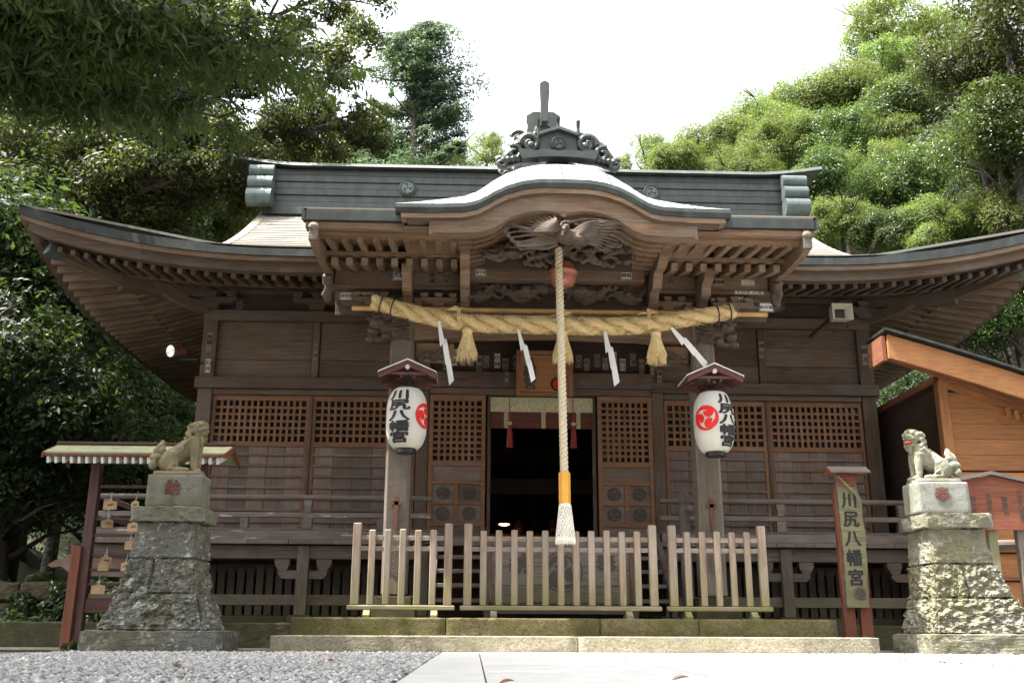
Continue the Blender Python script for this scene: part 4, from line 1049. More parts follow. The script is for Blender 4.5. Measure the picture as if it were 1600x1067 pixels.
# ---- curved gable (karahafu)
def cur(x):   # top curve of gable edge
    a = abs(x); P = [(0, 5.845), (.30, 5.842), (.50, 5.815), (.70, 5.755), (.88, 5.665), (1.0, 5.585), (1.12, 5.52), (1.28, 5.485), (1.6, 5.470), (2.15, 5.465)]
    for (x0, z0), (x1, z1) in zip(P[:-1], P[1:]):
        if a <= x1: t = (a-x0)/(x1-x0); return z0+(z1-z0)*(t*t*(3-2*t)*.35+t*.65)
    return 5.465
def gain(t): return (1.02*t-.33*t*t) if t < 1.5 else .7875+.03*(t-1.5)
GY = 11.72; N = 84; XS = [-2.15+4.30*i/N for i in range(N+1)]
# copper edge strip in segments
cuts = [0, 12, 22, 34, 50, 62, 72, 84]
for i0, i1 in zip(cuts[:-1], cuts[1:]):
    vs = []; fs = []
    for i in range(i0, i1+1):
        x = XS[i]; z = cur(x); vs += [(x, GY, z), (x, GY-.004, z-.05), (x, GY+.01, z-.115), (x, GY+.12, z-.115), (x, GY+.12, z)]
    for i in range(i1-i0):
        for k in range(5): fs.append((i*5+k, i*5+(k+1) % 5, (i+1)*5+(k+1) % 5, (i+1)*5+k))
    fs += [(4, 3, 2, 1, 0), tuple((i1-i0)*5+k for k in range(5))]
    b = MB(); b.add(vs, fs); ob('gable_copper_edge', b, H, 'copper')
# roof sheets with standing seams
def rs_(x, t):
    fl = max(0, 1-t/5.5); return (x, GY+t, 5.47+(cur(x)-5.47)*(1 if t < 1.6 else max(.55, 1-(t-1.6)*.12))+gain(t)*(1-.52*min(1, abs(x)/2.1)**1.5))
seg_x = [0, 9, 20, 30, 42, 54, 64, 75, 84]; seg_t = [0, .42, .80, 1.25, 1.8, 2.6, 3.6, 4.6]
for i0, i1 in zip(seg_x[:-1], seg_x[1:]):
    for j, (t0, t1) in enumerate(zip(seg_t[:-1], seg_t[1:])):
        vs = []; fs = []; nj = 4
        for jj in range(nj+1):
            t = t0+(t1-t0)*jj/nj
            for i in range(i0, i1+1):
                x, y, z = rs_(XS[i], t); vs.append((x, y, z+.003+(.007 if jj == 0 and j else 0)))
        w_ = i1-i0+1
        for jj in range(nj):
            for i in range(w_-1): a = jj*w_+i; fs.append((a, a+1, a+w_+1, a+w_))
        b = MB(); b.add(vs, fs); ob('roof_sheet', b.mesh('rs', 'copper_top', smooth=True, fix=False), H)
for i in seg_x[1:-1]:
    b = MB(); b.tube([(lambda p: (p[0], p[1], p[2]+.006))(rs_(XS[i], t)) for t in np.linspace(0.01, 4.5, 24)], .009, 5); ob('roof_seam', b, H, 'copper')
for t in seg_t[1:5]:
    b = MB(); b.tube([(lambda p: (p[0], p[1], p[2]+.004))(rs_(XS[i], t)) for i in range(6, N-5, 2)], .006, 4); ob('roof_seam', b, H, 'copper')
for s in (-1, 1):
    vs = []; fs = []
    for k in range(13):
        t = 4.5*k/12; p = rs_(s*2.15, t); vs += [p, (s*2.15, p[1], min(p[2]-.02, pz(p[1])-.03))]
    for k in range(12): a = k*2; fs.append((a, a+1, a+3, a+2))
    b = MB(); b.add(vs, fs); ob('gable_roof_side', b.mesh('x', 'copper', fix=False), H)
# wooden gable board: light moulded strip + broad board with cusped opening
def strip(off0, off1, y0, y1, mat, name, xm=2.08):
    xs = [-xm+2*xm*i/70 for i in range(71)]
    out = [(x, cur(x)-off0) for x in xs]+[(x, cur(x)-off1) for x in reversed(xs)]
    b = MB(); vs = []; fs = []; n = 71
    for x in xs: z = cur(x); vs += [(x, y0, z-off0), (x, y0, z-off1), (x, y1, z-off1), (x, y1, z-off0)]
    for i in range(n-1):
        for k in range(4): fs.append((i*4+k, i*4+(k+1) % 4, (i+1)*4+(k+1) % 4, (i+1)*4+k))
    fs += [(3, 2, 1, 0), tuple((n-1)*4+k for k in range(4))]
    b.add(vs, fs); return ob(name, b, H, mat)
strip(.118, .185, GY+.02, GY+.2, 'porch', 'gable_moulding')
strip(.188, .215, GY+.05, GY+.2, 'hall', 'gable_moulding', 2.0)
def arch(x):
    a = abs(x); P = [(0, 5.34), (.06, 5.37), (.25, 5.40), (.50, 5.37), (.68, 5.30), (.80, 5.21), (.90, 5.14), (1.05, 5.09), (1.25, 5.07), (1.75, 5.07)]
    for (x0, z0), (x1, z1) in zip(P[:-1], P[1:]):
        if a <= x1: t = (a-x0)/(x1-x0); return z0+(z1-z0)*t
    return 5.07
xs = [-1.72+3.44*i/80 for i in range(81)]; vs = []; fs = []
for x in xs:
    zt = cur(x)-.216; zb = min(arch(x), zt-.02); vs += [(x, GY+.06, zt), (x, GY+.06, zb), (x, GY+.17, zb), (x, GY+.17, zt)]
for i in range(80):
    for k in range(4): fs.append((i*4+k, i*4+(k+1) % 4, (i+1)*4+(k+1) % 4, (i+1)*4+k))
fs += [(3, 2, 1, 0), tuple(320+k for k in range(4))]
b = MB(); b.add(vs, fs); gbd = ob('gable_board', b, H, 'porch')
b = MB()
for sgn in (-1, 1):   # carved line round the opening
    b.tube([(sgn*x, GY+.055, arch(x)+.022) for x in np.linspace(.03, 1.68, 26)], .008, 5)
ob('carved_line', b, gbd, 'carve')
# curved ribs under the gable (wavy rafters)
for k in range(9):
    y = 12.0+k*.2
    for s in (-1, 1):
        pts = []
        for i in range(15):
            x = .70+(1.36-.70)*i/14; pts.append((s*x, y, cur(x+.10)-.315+.01*k))
        b = MB()
        for p, q in zip(pts[:-1], pts[1:]): b.bar(p, q, .085, .085)
        ob('curved_rafter', b, H, 'porch')
vs = []; fs = []      # boarding above the ribs
for j in range(2):
    for i in range(N+1): vs.append((XS[i]*.96, 11.9+2.2*j, cur(XS[i])-.235))
for i in range(N): fs.append((i, i+1, N+2+i, N+1+i))
b = MB(); b.add(vs, fs); ob('gable_soffit', b.mesh('gs', 'porch', fix=False), H)
# beam over the rope, frog-leg panel backing
hb('inner_tie_beam', -1.28, 1.28, 13.28, 13.5, 5.03, 5.22, 'porch', H)
hb('cloud_panel_back', -.98, .98, 13.5, 13.54, 5.22, 5.62, 'hall_dark', H)
hb('gable_cavity_back', -1.0, 1.0, 12.62, 12.66, 4.93, 5.62, 'hall_dark', H)
hb('dragon_panel_back', -1.3, 1.3, 13.62, 13.65, 4.70, 5.02, 'hall_dark', H)

# ---- relief carvings
ob('phoenix_carving', RM['phoenix'], H); ob('cloud_carving', RM['clouds'], H); ob('dragon_carving', RM['dragon'], H)
for s in (-1, 1): ob('beast_head_carving', RM['beast', s], H)

for s in (-1, 1):
    b = MB(); b.box(*sorted((s*1.96, s*1.42)), 13.74, 13.84, 3.93, 4.20)
    b2 = MB()
    for k in range(8): wave(b2, (s*(1.9-.05*k), 4.0+.02*(k % 4)), (s*(1.55-.0*k), 3.98+.03*k), .03, 9, .022, .008, k*1.1, y=13.71)
    for k in range(4): b2.sphere((s*(1.9-.1*k), 13.72, 3.97+.05*(k % 2)), (.06, .04, .05))
    e = ob('carved_corbel_board', b, H, 'porch'); ob('corbel_relief', b2.mesh('cr', 'carve', smooth=True), e)

# ---- gable ridge ornament (oni) and ridge running back
def oni(Y, zb, s, front=True):
    r = ob('ridge_ornament_base', MB().prism([(-.86*s, zb-.02), (-.62*s, zb+.10*s), (-.60*s, zb+.16*s), (.60*s, zb+.16*s), (.62*s, zb+.10*s), (.86*s, zb-.02), (.6*s, zb+.04), (0, zb+.10), (-.6*s, zb+.04)], Y-.10, Y+.06), H, 'copper')
    return r
# Front ornament at Y 12.55 (base line z about 6.42)
Y = 12.55; Z = 6.50
b = MB(); arc = [(-.58, Z+.02), (-.62, Z+.13)]+[(x, Z+.115+.02*abs(math.sin(x*9))) for x in np.linspace(-.5, .5, 21)]+[(.62, Z+.13), (.58, Z+.02)]+[(x, Z-.02+.05*(1-(x/.6)**2)) for x in np.linspace(.55, -.55, 9)]
b.prism(arc, Y-.12, Y+.06); o1 = ob('ornament_base', b, H, 'copper')
b = MB(); b.prism([(-.30, Z+.10), (.30, Z+.10), (.27, Z+.34), (.26, Z+.36), (0, Z+.46), (-.26, Z+.36), (-.27, Z+.34)], Y-.06, Y+.08); o2 = ob('ornament_panel', b, H, 'copper')
ob('round_crest', MB().lathe([(.115, 0), (.115, -.03), (.095, -.04), (.092, -.022), (.005, -.022)], 24, axis='y'), o2, 'copper', loc=(0, Y-.06, Z+.24))
ob('crest_relief', tomoe_mesh(.08, 'copper', .016), o2, loc=(0, Y-.083, Z+.24))
for s in (-1, 1):
    ob('ornament_roof', MB().prism([(0, Z+.50), (s*.30, Z+.40), (s*.31, Z+.36), (0, Z+.455)], Y-.12, Y+.1), o2, 'copper_green')
def peg(x, z, h, nm='ornament_peg'):
    b = MB(); b.tube([(x, Y-.04, z), (x, Y-.05, z+h*.6), (x, Y-.08, z+h)], [.032, .028, .034], 10); return ob(nm, b, o2, 'copper')
peg(-.31, Z+.34, .26); peg(.31, Z+.34, .26); peg(0, Z+.47, .17)
for s in (-1, 1):
    b = MB()
    def spiral(cx, cz, R0, turns, r_, st=0, dr=1):
        pts = []; rad = []; n = int(16*turns)
        for i in range(n+1):
            t = i/n; a = st+dr*t*turns*2*math.pi; q = R0*(1-.80*t); pts.append((cx+s*q*math.cos(a), Y-.03-.03*t, cz+q*math.sin(a))); rad.append(r_*(1-.45*t))
        b.tube(pts, rad, 8)
    spiral(s*.44, Z+.24, .16, 1.3, .062, math.pi*.0, 1); spiral(s*.68, Z+.10, .12, 1.2, .055, math.pi*.3, 1); spiral(s*.88, Z-.06, .09, 1.3, .05, math.pi*.2, 1)
    b.sphere((s*.42, Y-.06, Z+.22), (.065, .05, .06)); b.tube([(s*.5, Y, Z+.3), (s*.68, Y, Z+.22), (s*.8, Y, Z+.06), (s*.9, Y, Z-.02)], [.085, .08, .07, .04], 8); b.box(*sorted((s*.3, s*.72)), Y-.02, Y+.05, Z+.0, Z+.2)
    b.tube([(s*.55, Y, Z+.34), (s*.62, Y-.02, Z+.36)], [.03, .01], 6)
    for k_ in range(7): b.sphere((s*(.40+.075*k_), Y-.05, Z+.06-.012*k_), (.055, .045, .05), 8, 6)
    for k_ in range(5): b.sphere((s*(.36+.1*k_), Y-.03, Z+.40-.07*k_), (.05, .04, .045), 8, 6)
    b.prism([(s*.28, Z+.02), (s*.30, Z+.34), (s*.48, Z+.36), (s*.60, Z+.24), (s*.74, Z+.18), (s*.84, Z+.02), (s*.90, Z-.12), (s*.6, Z-.02)], Y, Y+.07); ob('scroll_fin', b.mesh('scroll', 'copper', smooth=False), o2)
for o_ in [o1]+list(o2.children)+[o2]:
    if o_.type == 'MESH' and not o_.get('_s'):
        for v in o_.data.vertices: v.co.x *= .9
        o_.location.x *= .9
# ridge running back and the taller second ornament
b = MB(); vs = []; fs = []
for k, t in enumerate(np.linspace(.95, 4.6, 9)):
    p = rs_(0, t); h = .22+.05*k
    vs += [(-.16, p[1], p[2]-.05), (-.16, p[1], p[2]+h), (0, p[1], p[2]+h+.05), (.16, p[1], p[2]+h), (.16, p[1], p[2]-.05)]
for i in range(8):
    for k in range(5): fs.append((i*5+k, i*5+(k+1) % 5, (i+1)*5+(k+1) % 5, (i+1)*5+k))
fs += [(4, 3, 2, 1, 0), tuple(40+k for k in range(5))]
b.add(vs, fs); ob('porch_ridge', b, H, 'copper')
Y = 15.5; Z = 7.1
b = MB(); b.prism([(-.50, Z-.5), (-.36, Z+.9), (-.30, Z+1.32), (-.265, Z+1.60), (-.29, Z+1.70), (-.17, Z+1.78), (.17, Z+1.78), (.29, Z+1.70), (.265, Z+1.60), (.30, Z+1.32), (.36, Z+.9), (.50, Z-.5)], Y-.08, Y+.12); o3 = ob('rear_ornament_panel', b, H, 'copper')
ob('round_crest', MB().lathe([(.17, 0), (.17, -.035), (.14, -.045), (.135, -.02), (.005, -.02)], 24, axis='y'), o3, 'copper', loc=(-.0, Y-.08, Z+1.38))
for s in (-1, 1):
    b = MB()
    for (cx, cz, R0) in ((s*.42, Z+1.28, .15), (s*.52, Z+.98, .13), (s*.62, Z+.6, .13)):
        pts = []; rad = []
        for i in range(20):
            t = i/19; a = .3+t*1.3*2*math.pi; q = R0*(1-.75*t); pts.append((cx+s*q*math.cos(a), Y-.03-.03*t, cz+q*math.sin(a))); rad.append(.045*(1-.4*t))
        b.tube(pts, rad, 8)
    b.sphere((s*.42, Y-.05, Z+1.27), .06); b.box(*sorted((s*.2, s*.5)), Y-.04, Y+.06, Z+.5, Z+1.3)
    ob('rear_scroll', b.mesh('scroll', 'copper', smooth=False), o3)
# the tall upright bird-perch bar
b = MB(); b.prism([(-.065, Z+1.50), (-.055, Z+1.42), (.055, Z+1.42), (.065, Z+1.75), (.08, Z+1.95), (.08, Z+2.14), (0, Z+2.19), (-.08, Z+2.14), (-.065, Z+1.9)], Y-.42, Y-.22)
ob('bird_perch', b, o3, 'copper')
# ============================================================ paper slips pasted on the hall (votive name slips)
def slip(x, z, wd, ht, y, txt, bg_='oldpaper', ink='ink', vert=False, sx=1.0, rotz=0.0):
    e = ob('paper_slip', MB().box(-wd/2, wd/2, -.001, .002, -ht/2, ht/2), H, bg_, loc=(x, y, z), rot=(0, rotz, 0))
    fr = MB(); t = .005
    for q in ((-wd/2+t, wd/2-t, -ht/2+t, -ht/2+2*t), (-wd/2+t, wd/2-t, ht/2-2*t, ht/2-t), (-wd/2+t, -wd/2+2*t, -ht/2+t, ht/2-t), (wd/2-2*t, wd/2-t, -ht/2+t, ht/2-t)): fr.box(q[0], q[1], -.0022, -.0012, q[2], q[3])
    ob('slip_border', fr, e, ink)
    n = len(txt)
    if vert: s_ = min(ht*.86/n/1.0, wd*.86); text_on('slip_writing', '\n'.join(txt), s_*1.08, ink, e, (0, -.0022, 0), bold=s_*.025, line=.92*ht*.86/n/s_ if s_ < ht*.86/n else .92)
    else: s_ = min(wd*.88/n, ht*.8); text_on('slip_writing', txt, s_*1.05, ink, e, (0, -.0022, 0), bold=s_*.03, sx=wd*.88/n/s_)
    return e
slip(-2.20, 5.17, .235, .15, 13.596, '乃ま保', 'paper')
slip(-1.27, 5.36, .10, .13, 12.497, '松本', 'paper', vert=True); slip(-1.05, 5.12, .15, .10, 13.276, '宮やせ', 'oldpaper')
slip(1.02, 5.11, .15, .11, 13.276, '岡昭', 'oldpaper'); slip(2.42, 5.15, .20, .14, 13.596, '源治郎', 'darkpaper'); slip(2.85, 5.15, .20, .10, 13.596, '松田治', 'darkpaper', 'oldpaper')
slip(-1.75, 5.14, .09, .2, 13.596, '高橋', 'darkpaper', vert=True); slip(-1.55, 5.14, .09, .2, 13.596, '山本', 'darkpaper', vert=True)
slip(1.72, 5.17, .09, .2, 13.596, '江戸', 'darkpaper', vert=True)
for x, t, bgm in ((-2.98, '大久け', 'oldpaper'), (-2.76, '寿製久', 'oldpaper'), (-2.55, 'むさ', 'darkpaper')): slip(x, 4.87, .19, .12, 13.672, t, bgm)
for x, z, t, bgm in ((2.42, 4.86, '鶴銘加', 'paper'), (2.70, 4.89, '小せ久', 'oldpaper'), (2.93, 4.84, '大塚', 'darkpaper'), (3.12, 4.80, 'めの治', 'paper')): slip(x, z, .20, .13, 13.555 if False else 13.672, t, bgm)
hb('slip_backing', -3.14, -2.4, 13.675, 13.70, 4.802, 4.95, 'hall', H); hb('slip_backing', 2.3, 3.25, 13.675, 13.70, 4.73, 4.95, 'hall', H)
slip(2.85, 4.98, .42, .045, 13.555, '千社札の会', 'paper')
rr = random.Random(5); txts = ['三浦', '山田', '高山', '石井', '東京', '久留', '小林', '金太', '横山', '五郎', '大西', '松川', '吉田', '村上', '正行', '市川']
xs_ = [-1.62, -1.47, -1.33, -1.20, -1.05, -.93, -.74, -.60, -.42, .52, .66, .80, .98, 1.12, 1.27, 1.42, 1.6, 1.75]
for i, x in enumerate(xs_):
    ht = rr.choice((.22, .26, .3)); slip(x, 4.70+rr.uniform(-.07, .05), .10, ht, WY-.0145, txts[i % 16], rr.choice(('darkpaper', 'darkpaper', 'oldpaper')), 'fadedink' if i % 2 else 'ink', vert=True)
slip(-.58, 4.37, .07, .19, WY-.172, '竹', 'darkpaper', vert=True); slip(2.02, 4.42, .08, .22, WY-.16, '清水', 'darkpaper', vert=True); slip(1.9, 4.55, .08, .22, WY-.16, '大川', 'darkpaper', vert=True)
slip(-5.63, 4.93, .10, .34, WY-.102, '高橋三', 'darkpaper', vert=True); slip(-5.60, 4.50, .09, .24, WY-.165, '石井', 'oldpaper', vert=True)
slip(-5.2, 5.64, .10, .17, WY-.003, '五郎', 'darkpaper', vert=True)
slip(5.63, 4.86, .11, .36, WY-.102, '銀次', 'darkpaper', vert=True); slip(3.84, 4.95, .10, .30, WY-.052, '神田', 'darkpaper', vert=True); slip(-3.84, 4.8, .07, .3, WY-.052, '久保', 'hall' if False else 'darkpaper', vert=True)
for (s, x, z) in ((-1, -6.75, 5.60), (1, 6.5, 5.62)): pass

# shrine name tablet
tb = thing('name_tablet', 'orange wooden shrine name tablet hanging behind the straw rope', 'plaque', (.03, 15.9, 4.02))
bx('tablet_board', -.42, .42, .0, .03, .0, .62, 'orange', tb)
for a in ((-.47, -.40), (.40, .47)): bx('tablet_frame', a[0], a[1], -.03, .05, -.06, .68, 'lattice', tb)
for a in ((-.08, -.01), (.63, .70)): bx('tablet_frame', -.47, .47, -.025, .045, a[0], a[1], 'lattice', tb)
text_on('tablet_writing', '八\n幡\n宮', .215, 'fadedink', tb, (-.24, -.003, .31), bold=.008, line=.85)
ob('crest_disc', MB().lathe([(.12, 0), (.12, -.012), (.005, -.012)], 28, axis='y'), tb, 'black', loc=(.22, -.001, .13)); ob('crest_emblem', tomoe_mesh(.09, 'red', .004, 1), tb, loc=(.22, -.014, .13))

# ============================================================ sacred straw rope
def rope_path(pts, n):
    P = [Vector(p) for p in pts]; out = []
    m_ = len(P)-1
    for i in range(n+1):
        t = i/n*m_; k = min(int(t), m_-1); u = t-k
        p0, p1, p2, p3 = P[max(k-1, 0)], P[k], P[k+1], P[min(k+2, m_)]
        out.append(.5*((2*p1)+(-p0+p2)*u+(2*p0-5*p1+4*p2-p3)*u*u+(-p0+3*p1-3*p2+p3)*u**3))
    return out
def twisted(b, path, rad, strands, turns, sr=.62, seg=10, rough=0.0, seed=0):
    n = len(path)-1
    if not hasattr(rad, '__len__'): rad = [rad]*(n+1)
    for s_ in range(strands):
        pts = []; rr_ = []
        for i, p in enumerate(path):
            t = (path[min(i+1, n)]-path[max(i-1, 0)]).normalized(); sd = Vector((0, 1, 0)) if abs(t.y) < .9 else Vector((1, 0, 0))
            a1 = sd.cross(t).normalized(); a2 = t.cross(a1); a = 2*math.pi*(turns*i/n+s_/strands); r_ = rad[i]
            pts.append(p+(a1*math.cos(a)+a2*math.sin(a))*r_*(1-sr)); rr_.append(r_*sr*(1+rough*noise.noise(p*9+Vector((s_*7, seed, 0)))))
        b.tube(pts, rr_, seg)
sr_ = thing('sacred_straw_rope', 'thick twisted straw rope slung across the porch pillars', 'straw rope')
path = rope_path([(-2.53, 13.2, 4.63), (-2.05, 13.2, 4.50), (-1.55, 13.2, 4.385), (-1.0, 13.2, 4.34), (-.4, 13.2, 4.335), (.2, 13.2, 4.33), (.8, 13.2, 4.33), (1.35, 13.2, 4.37), (1.9, 13.2, 4.47), (2.50, 13.2, 4.575)], 240); fine = rope_path([tuple(p) for p in path[::8]], 620)
rad = [.105+.022*math.sin(math.pi*i/240) for i in range(241)]
b = MB(); twisted(b, fine, [.105+.022*math.sin(math.pi*i/620) for i in range(621)], 2, 7.5, .56, 18, .18); rr = random.Random(77)
b.v = [(x+rr.uniform(-.0022, .0022), y+rr.uniform(-.0022, .0022), z+rr.uniform(-.0022, .0022)) for x, y, z in b.v]
me = b.mesh('rope', 'straw', smooth=True, fix=False); ob('rope_body', me, sr_)
b = MB()
for s_ in range(2):      # thin binding twine that follows the lay
    pts = []
    for i, p in enumerate(path):
        a = 2*math.pi*(7.5*i/240+s_/2+.25); pts.append(p+Vector((0, -math.cos(a), math.sin(a)))*rad[i]*.86)
    b.tube(pts, .006, 5)
ob('binding_twine', b, sr_, 'bamboo')
b = MB(); rr = random.Random(8)
for k in range(9000):
    i = rr.randrange(2, 239); p = path[i]; a = rr.random()*6.283; d = Vector((rr.uniform(-.5, .5), -math.cos(a), math.sin(a))); q = p+Vector((0, -math.cos(a), math.sin(a)))*rad[i]*rr.uniform(.78, .98)
    L = rr.uniform(.015, .06); e = q+Vector((rr.uniform(-1, 1)*L*1.8, d.y*L*.45, d.z*L*.45-(L*.1))); w_ = Vector((.0026, 0, .0026)); b.add([q-w_, q+w_, e], [(0, 1, 2)])
tag(ob('straw_fibre', b.mesh('fib', 'straw2', fix=False), sr_), kind='stuff')
for i in (8, 16, 236, 228):
    p = path[i]; t = (path[min(i+1, 240)]-path[i-1]).normalized(); r_ = .115; u = Vector((0, 1, 0)); v_ = t.cross(u); b = MB()
    b.tube([p+(u*math.cos(a)+v_*math.sin(a))*r_ for a in np.linspace(0, 6.283, 20)], .010, 6, cap=False); ob('black_tie', b, sr_, 'black')
for (x, z) in ((-1.36, 4.50), (.08, 4.46), (1.28, 4.50)):
    b = MB(); rr = random.Random(int(x*10)+50)
    for k in range(10):
        a = rr.uniform(-.3, 3.4); b.tube([(x, 13.13, z), (x+.06*math.cos(a), 13.12, z+.06*abs(math.sin(a))), (x+.15*math.cos(a), 13.11, z+.05*math.sin(a)+rr.uniform(-.03, .03))], [.010, .008, .004], 5)
    b.tube([(x, 13.3, z+.06), (x, 13.13, z+.03), (x, 13.08, z-.1), (x, 13.12, z-.24)], .012, 6); b.tube([(x+.03, 13.3, z+.06), (x+.02, 13.12, z+.03), (x+.03, 13.08, z-.1), (x+.02, 13.12, z-.24)], .010, 6); ob('straw_knot', b, sr_, 'straw')
for (x, lb) in ((-1.22, ), (.075, ), (1.39, )) if False else (): pass
for x in (-1.225, .09, 1.39):
    b = MB(); rr = random.Random(int(x*100)+500); z0 = 4.24
    b.lathe([(.05, z0+.02), (.075, z0-.02), (.062, z0-.08), (.075, z0-.12), (.11, z0-.30), (.10, z0-.33)], 16, (x, 13.17, 0))
    for k in range(260):
        a = rr.random()*6.283; r0 = .065; r1 = rr.uniform(.085, .15); zz = z0-rr.uniform(.30, .47)
        b.tube([(x+r0*math.cos(a), 13.17+r0*math.sin(a), z0-.09), (x+r1*.75*math.cos(a), 13.17+r1*.75*math.sin(a), z0-.24), (x+r1*math.cos(a), 13.17+r1*math.sin(a), zz)], [.004, .004, .0025], 3, cap=False)
    b.tube([(x+.068*math.cos(a), 13.17+.068*math.sin(a), z0-.085) for a in np.linspace(0, 6.283, 16)], .009, 5, cap=False)
    ob('straw_tassel', b.mesh('tas', 'straw2', fix=False), sr_)
bp = thing('bamboo_pole', 'bamboo pole fixed behind the straw rope', 'pole', (-2.85, 13.36, 4.585))
b = MB(); pts = [(0, 0, 0)]; rad = [.036]
x = 0
while x < 5.6:
    L = .42; pts += [(x+.01, 0, 0), (x+L-.02, 0, 0), (x+L-.01, 0, 0), (x+L, 0, 0)]; rad += [.034, .034, .041, .041]; x += L
b.tube(pts, rad, 12); ob('bamboo_culm', b, bp, 'bamboo')
# paper streamers (zigzag)
def shide(x0, z0, x1, z1, y, label, tw=0.0):
    L = math.hypot(x1-x0, z1-z0); t = thing('paper_streamer', label, 'paper streamer', (x0, y, z0), group='zigzag paper streamers on the straw rope')
    t.rotation_euler = (0, math.atan2(-(x1-x0), -(z1-z0))-0 if False else -math.atan2(x1-x0, -(z1-z0)), 0)
    b = MB(); w_ = .070; s_ = L/3.2
    segs = [(0, 0, .05), (.012, -s_*1.15, -.03), (.05, -s_*1.0, .06), (.045, -s_*2.1, -.03), (.02, -s_*1.95, .05), (.05, -L, -.02)]
    for i, (xo, za, zb_, yo) in enumerate(((-.02, 0, -s_*1.2, 0), (.03, -s_*.95, -s_*2.15, .012), (.055, -s_*1.95, -L, .024))):
        k = .35 if i == 0 else .6
        vs = [(xo-w_/2*(.5 if i == 0 else 1), -yo, za), (xo+w_/2*(.5 if i == 0 else 1), -yo-.03*tw, za-(.01 if i else 0)), (xo+w_/2+.02, -yo-.03-.04*tw, zb_+.02), (xo-w_/2+.02, -yo-.01, zb_-.03)]
        vs += [(a, c+.0015, d) for a, c, d in vs]; b.add(vs, [(0, 1, 2, 3), (7, 6, 5, 4), (0, 4, 5, 1), (1, 5, 6, 2), (2, 6, 7, 3), (3, 7, 4, 0)])
        if i < 2:
            nx = ((.03, -s_*.95), (.055, -s_*1.95))[i]; vs = [(xo+w_/2+.015, -yo-.02, zb_+.05), (xo+w_/2+.02, -yo-.02, zb_), (nx[0]-w_/2, -yo-.012, nx[1]), (nx[0]+w_/2*.5, -yo-.012, nx[1]+.01)]
            b.add(vs, [(0, 1, 2, 3)])
    ob('folded_paper', b.mesh('shide', 'paper', fix=False), t); return t
shide(-1.60, 4.34, -1.50, 3.45, 13.12, 'white zigzag paper streamer, leftmost on the straw rope beside the left lantern', 1)
shide(-.50, 4.23, -.395, 3.50, 13.10, 'white zigzag paper streamer left of the bell rope', -1)
shide(.69, 4.22, .735, 3.46, 13.10, 'white zigzag paper streamer right of the bell rope', 1)
shide(1.61, 4.29, 1.97, 3.70, 13.08, 'white zigzag paper streamer blown sideways towards the right lantern', .5)

# bell and bell rope
be = thing('bell', 'round red bronze shrine bell under the porch gable', 'bell', (.05, 12.57, 4.83))
ob('bell_body', MB().lathe([(.005, .21), (.06, .205), (.115, .18), (.155, .135), (.175, .07), (.198, .06), (.198, .03), (.178, .02), (.18, -.03), (.165, -.09), (.13, -.14), (.08, -.17), (.005, -.18)], 40).mesh('bell', 'bell', smooth=True), be)
ob('bell_slit', MB().box(-.1, .1, -.02, .02, -.175, -.15), be, 'black'); ob('bell_ring', MB().tube([(0, 0, .20), (0, 0, .42)], .015, 8), be, 'ironm')
br = thing('bell_rope', 'pale twisted bell rope with yellow handle and netted tassel', 'rope', (.008, 12.30, .005))
br.scale = (.98, .98, .98)
b = MB(); n = 150; path = [Vector((-.035+.05*(1-i/n)*.0+.045*i/n, -.0, 5.22-(5.22-2.17)*i/n)) for i in range(n+1)]
twisted(b, path, .056, 3, 17, .50, 8, .05); ob('rope_strands', b.mesh('r', 'hemp', smooth=True, fix=False), br)
b = MB(); [b.tube([(-.04+.04*math.cos(a+k)*1.0, .04*math.sin(a+k), 5.16+.03*a/6-k*.08) for a in np.linspace(0, 6.3, 14)], .012, 5) for k in range(4)]; ob('gilt_binding', b, br, 'bamboo')
ob('handle', MB().lathe([(.072, 2.18), (.074, 2.17), (.074, 1.80), (.072, 1.79)], 6, (.012, 0, 0)), br, 'yellow')
b = MB(); b.lathe([(.055, 1.80), (.078, 1.77), (.062, 1.72), (.085, 1.62), (.10, 1.45), (.108, 1.36)], 20, (.015, 0, 0)); ob('tassel_core', b, br, 'cotton')
b = MB()
for s_ in (-1, 1):
    for k in range(16):
        pts = []
        for i in range(20):
            t = i/19; z = 1.76-.40*t; r_ = (.068+.046*t)+.004; a = 2*math.pi*k/16+s_*t*1.9; pts.append((.015+r_*math.cos(a), r_*math.sin(a), z))
        b.tube(pts, .0065, 4, cap=False)
for k in range(60):
    a = k*.1047; b.tube([(.015+.112*math.cos(a), .112*math.sin(a), 1.37), (.015+.122*math.cos(a), .122*math.sin(a), 1.33), (.015+.118*math.cos(a), .118*math.sin(a), 1.285+.02*(k % 3)*.5)], [.008, .008, .004], 4)
ob('netted_tassel', b.mesh('net', 'cotton', fix=False), br)

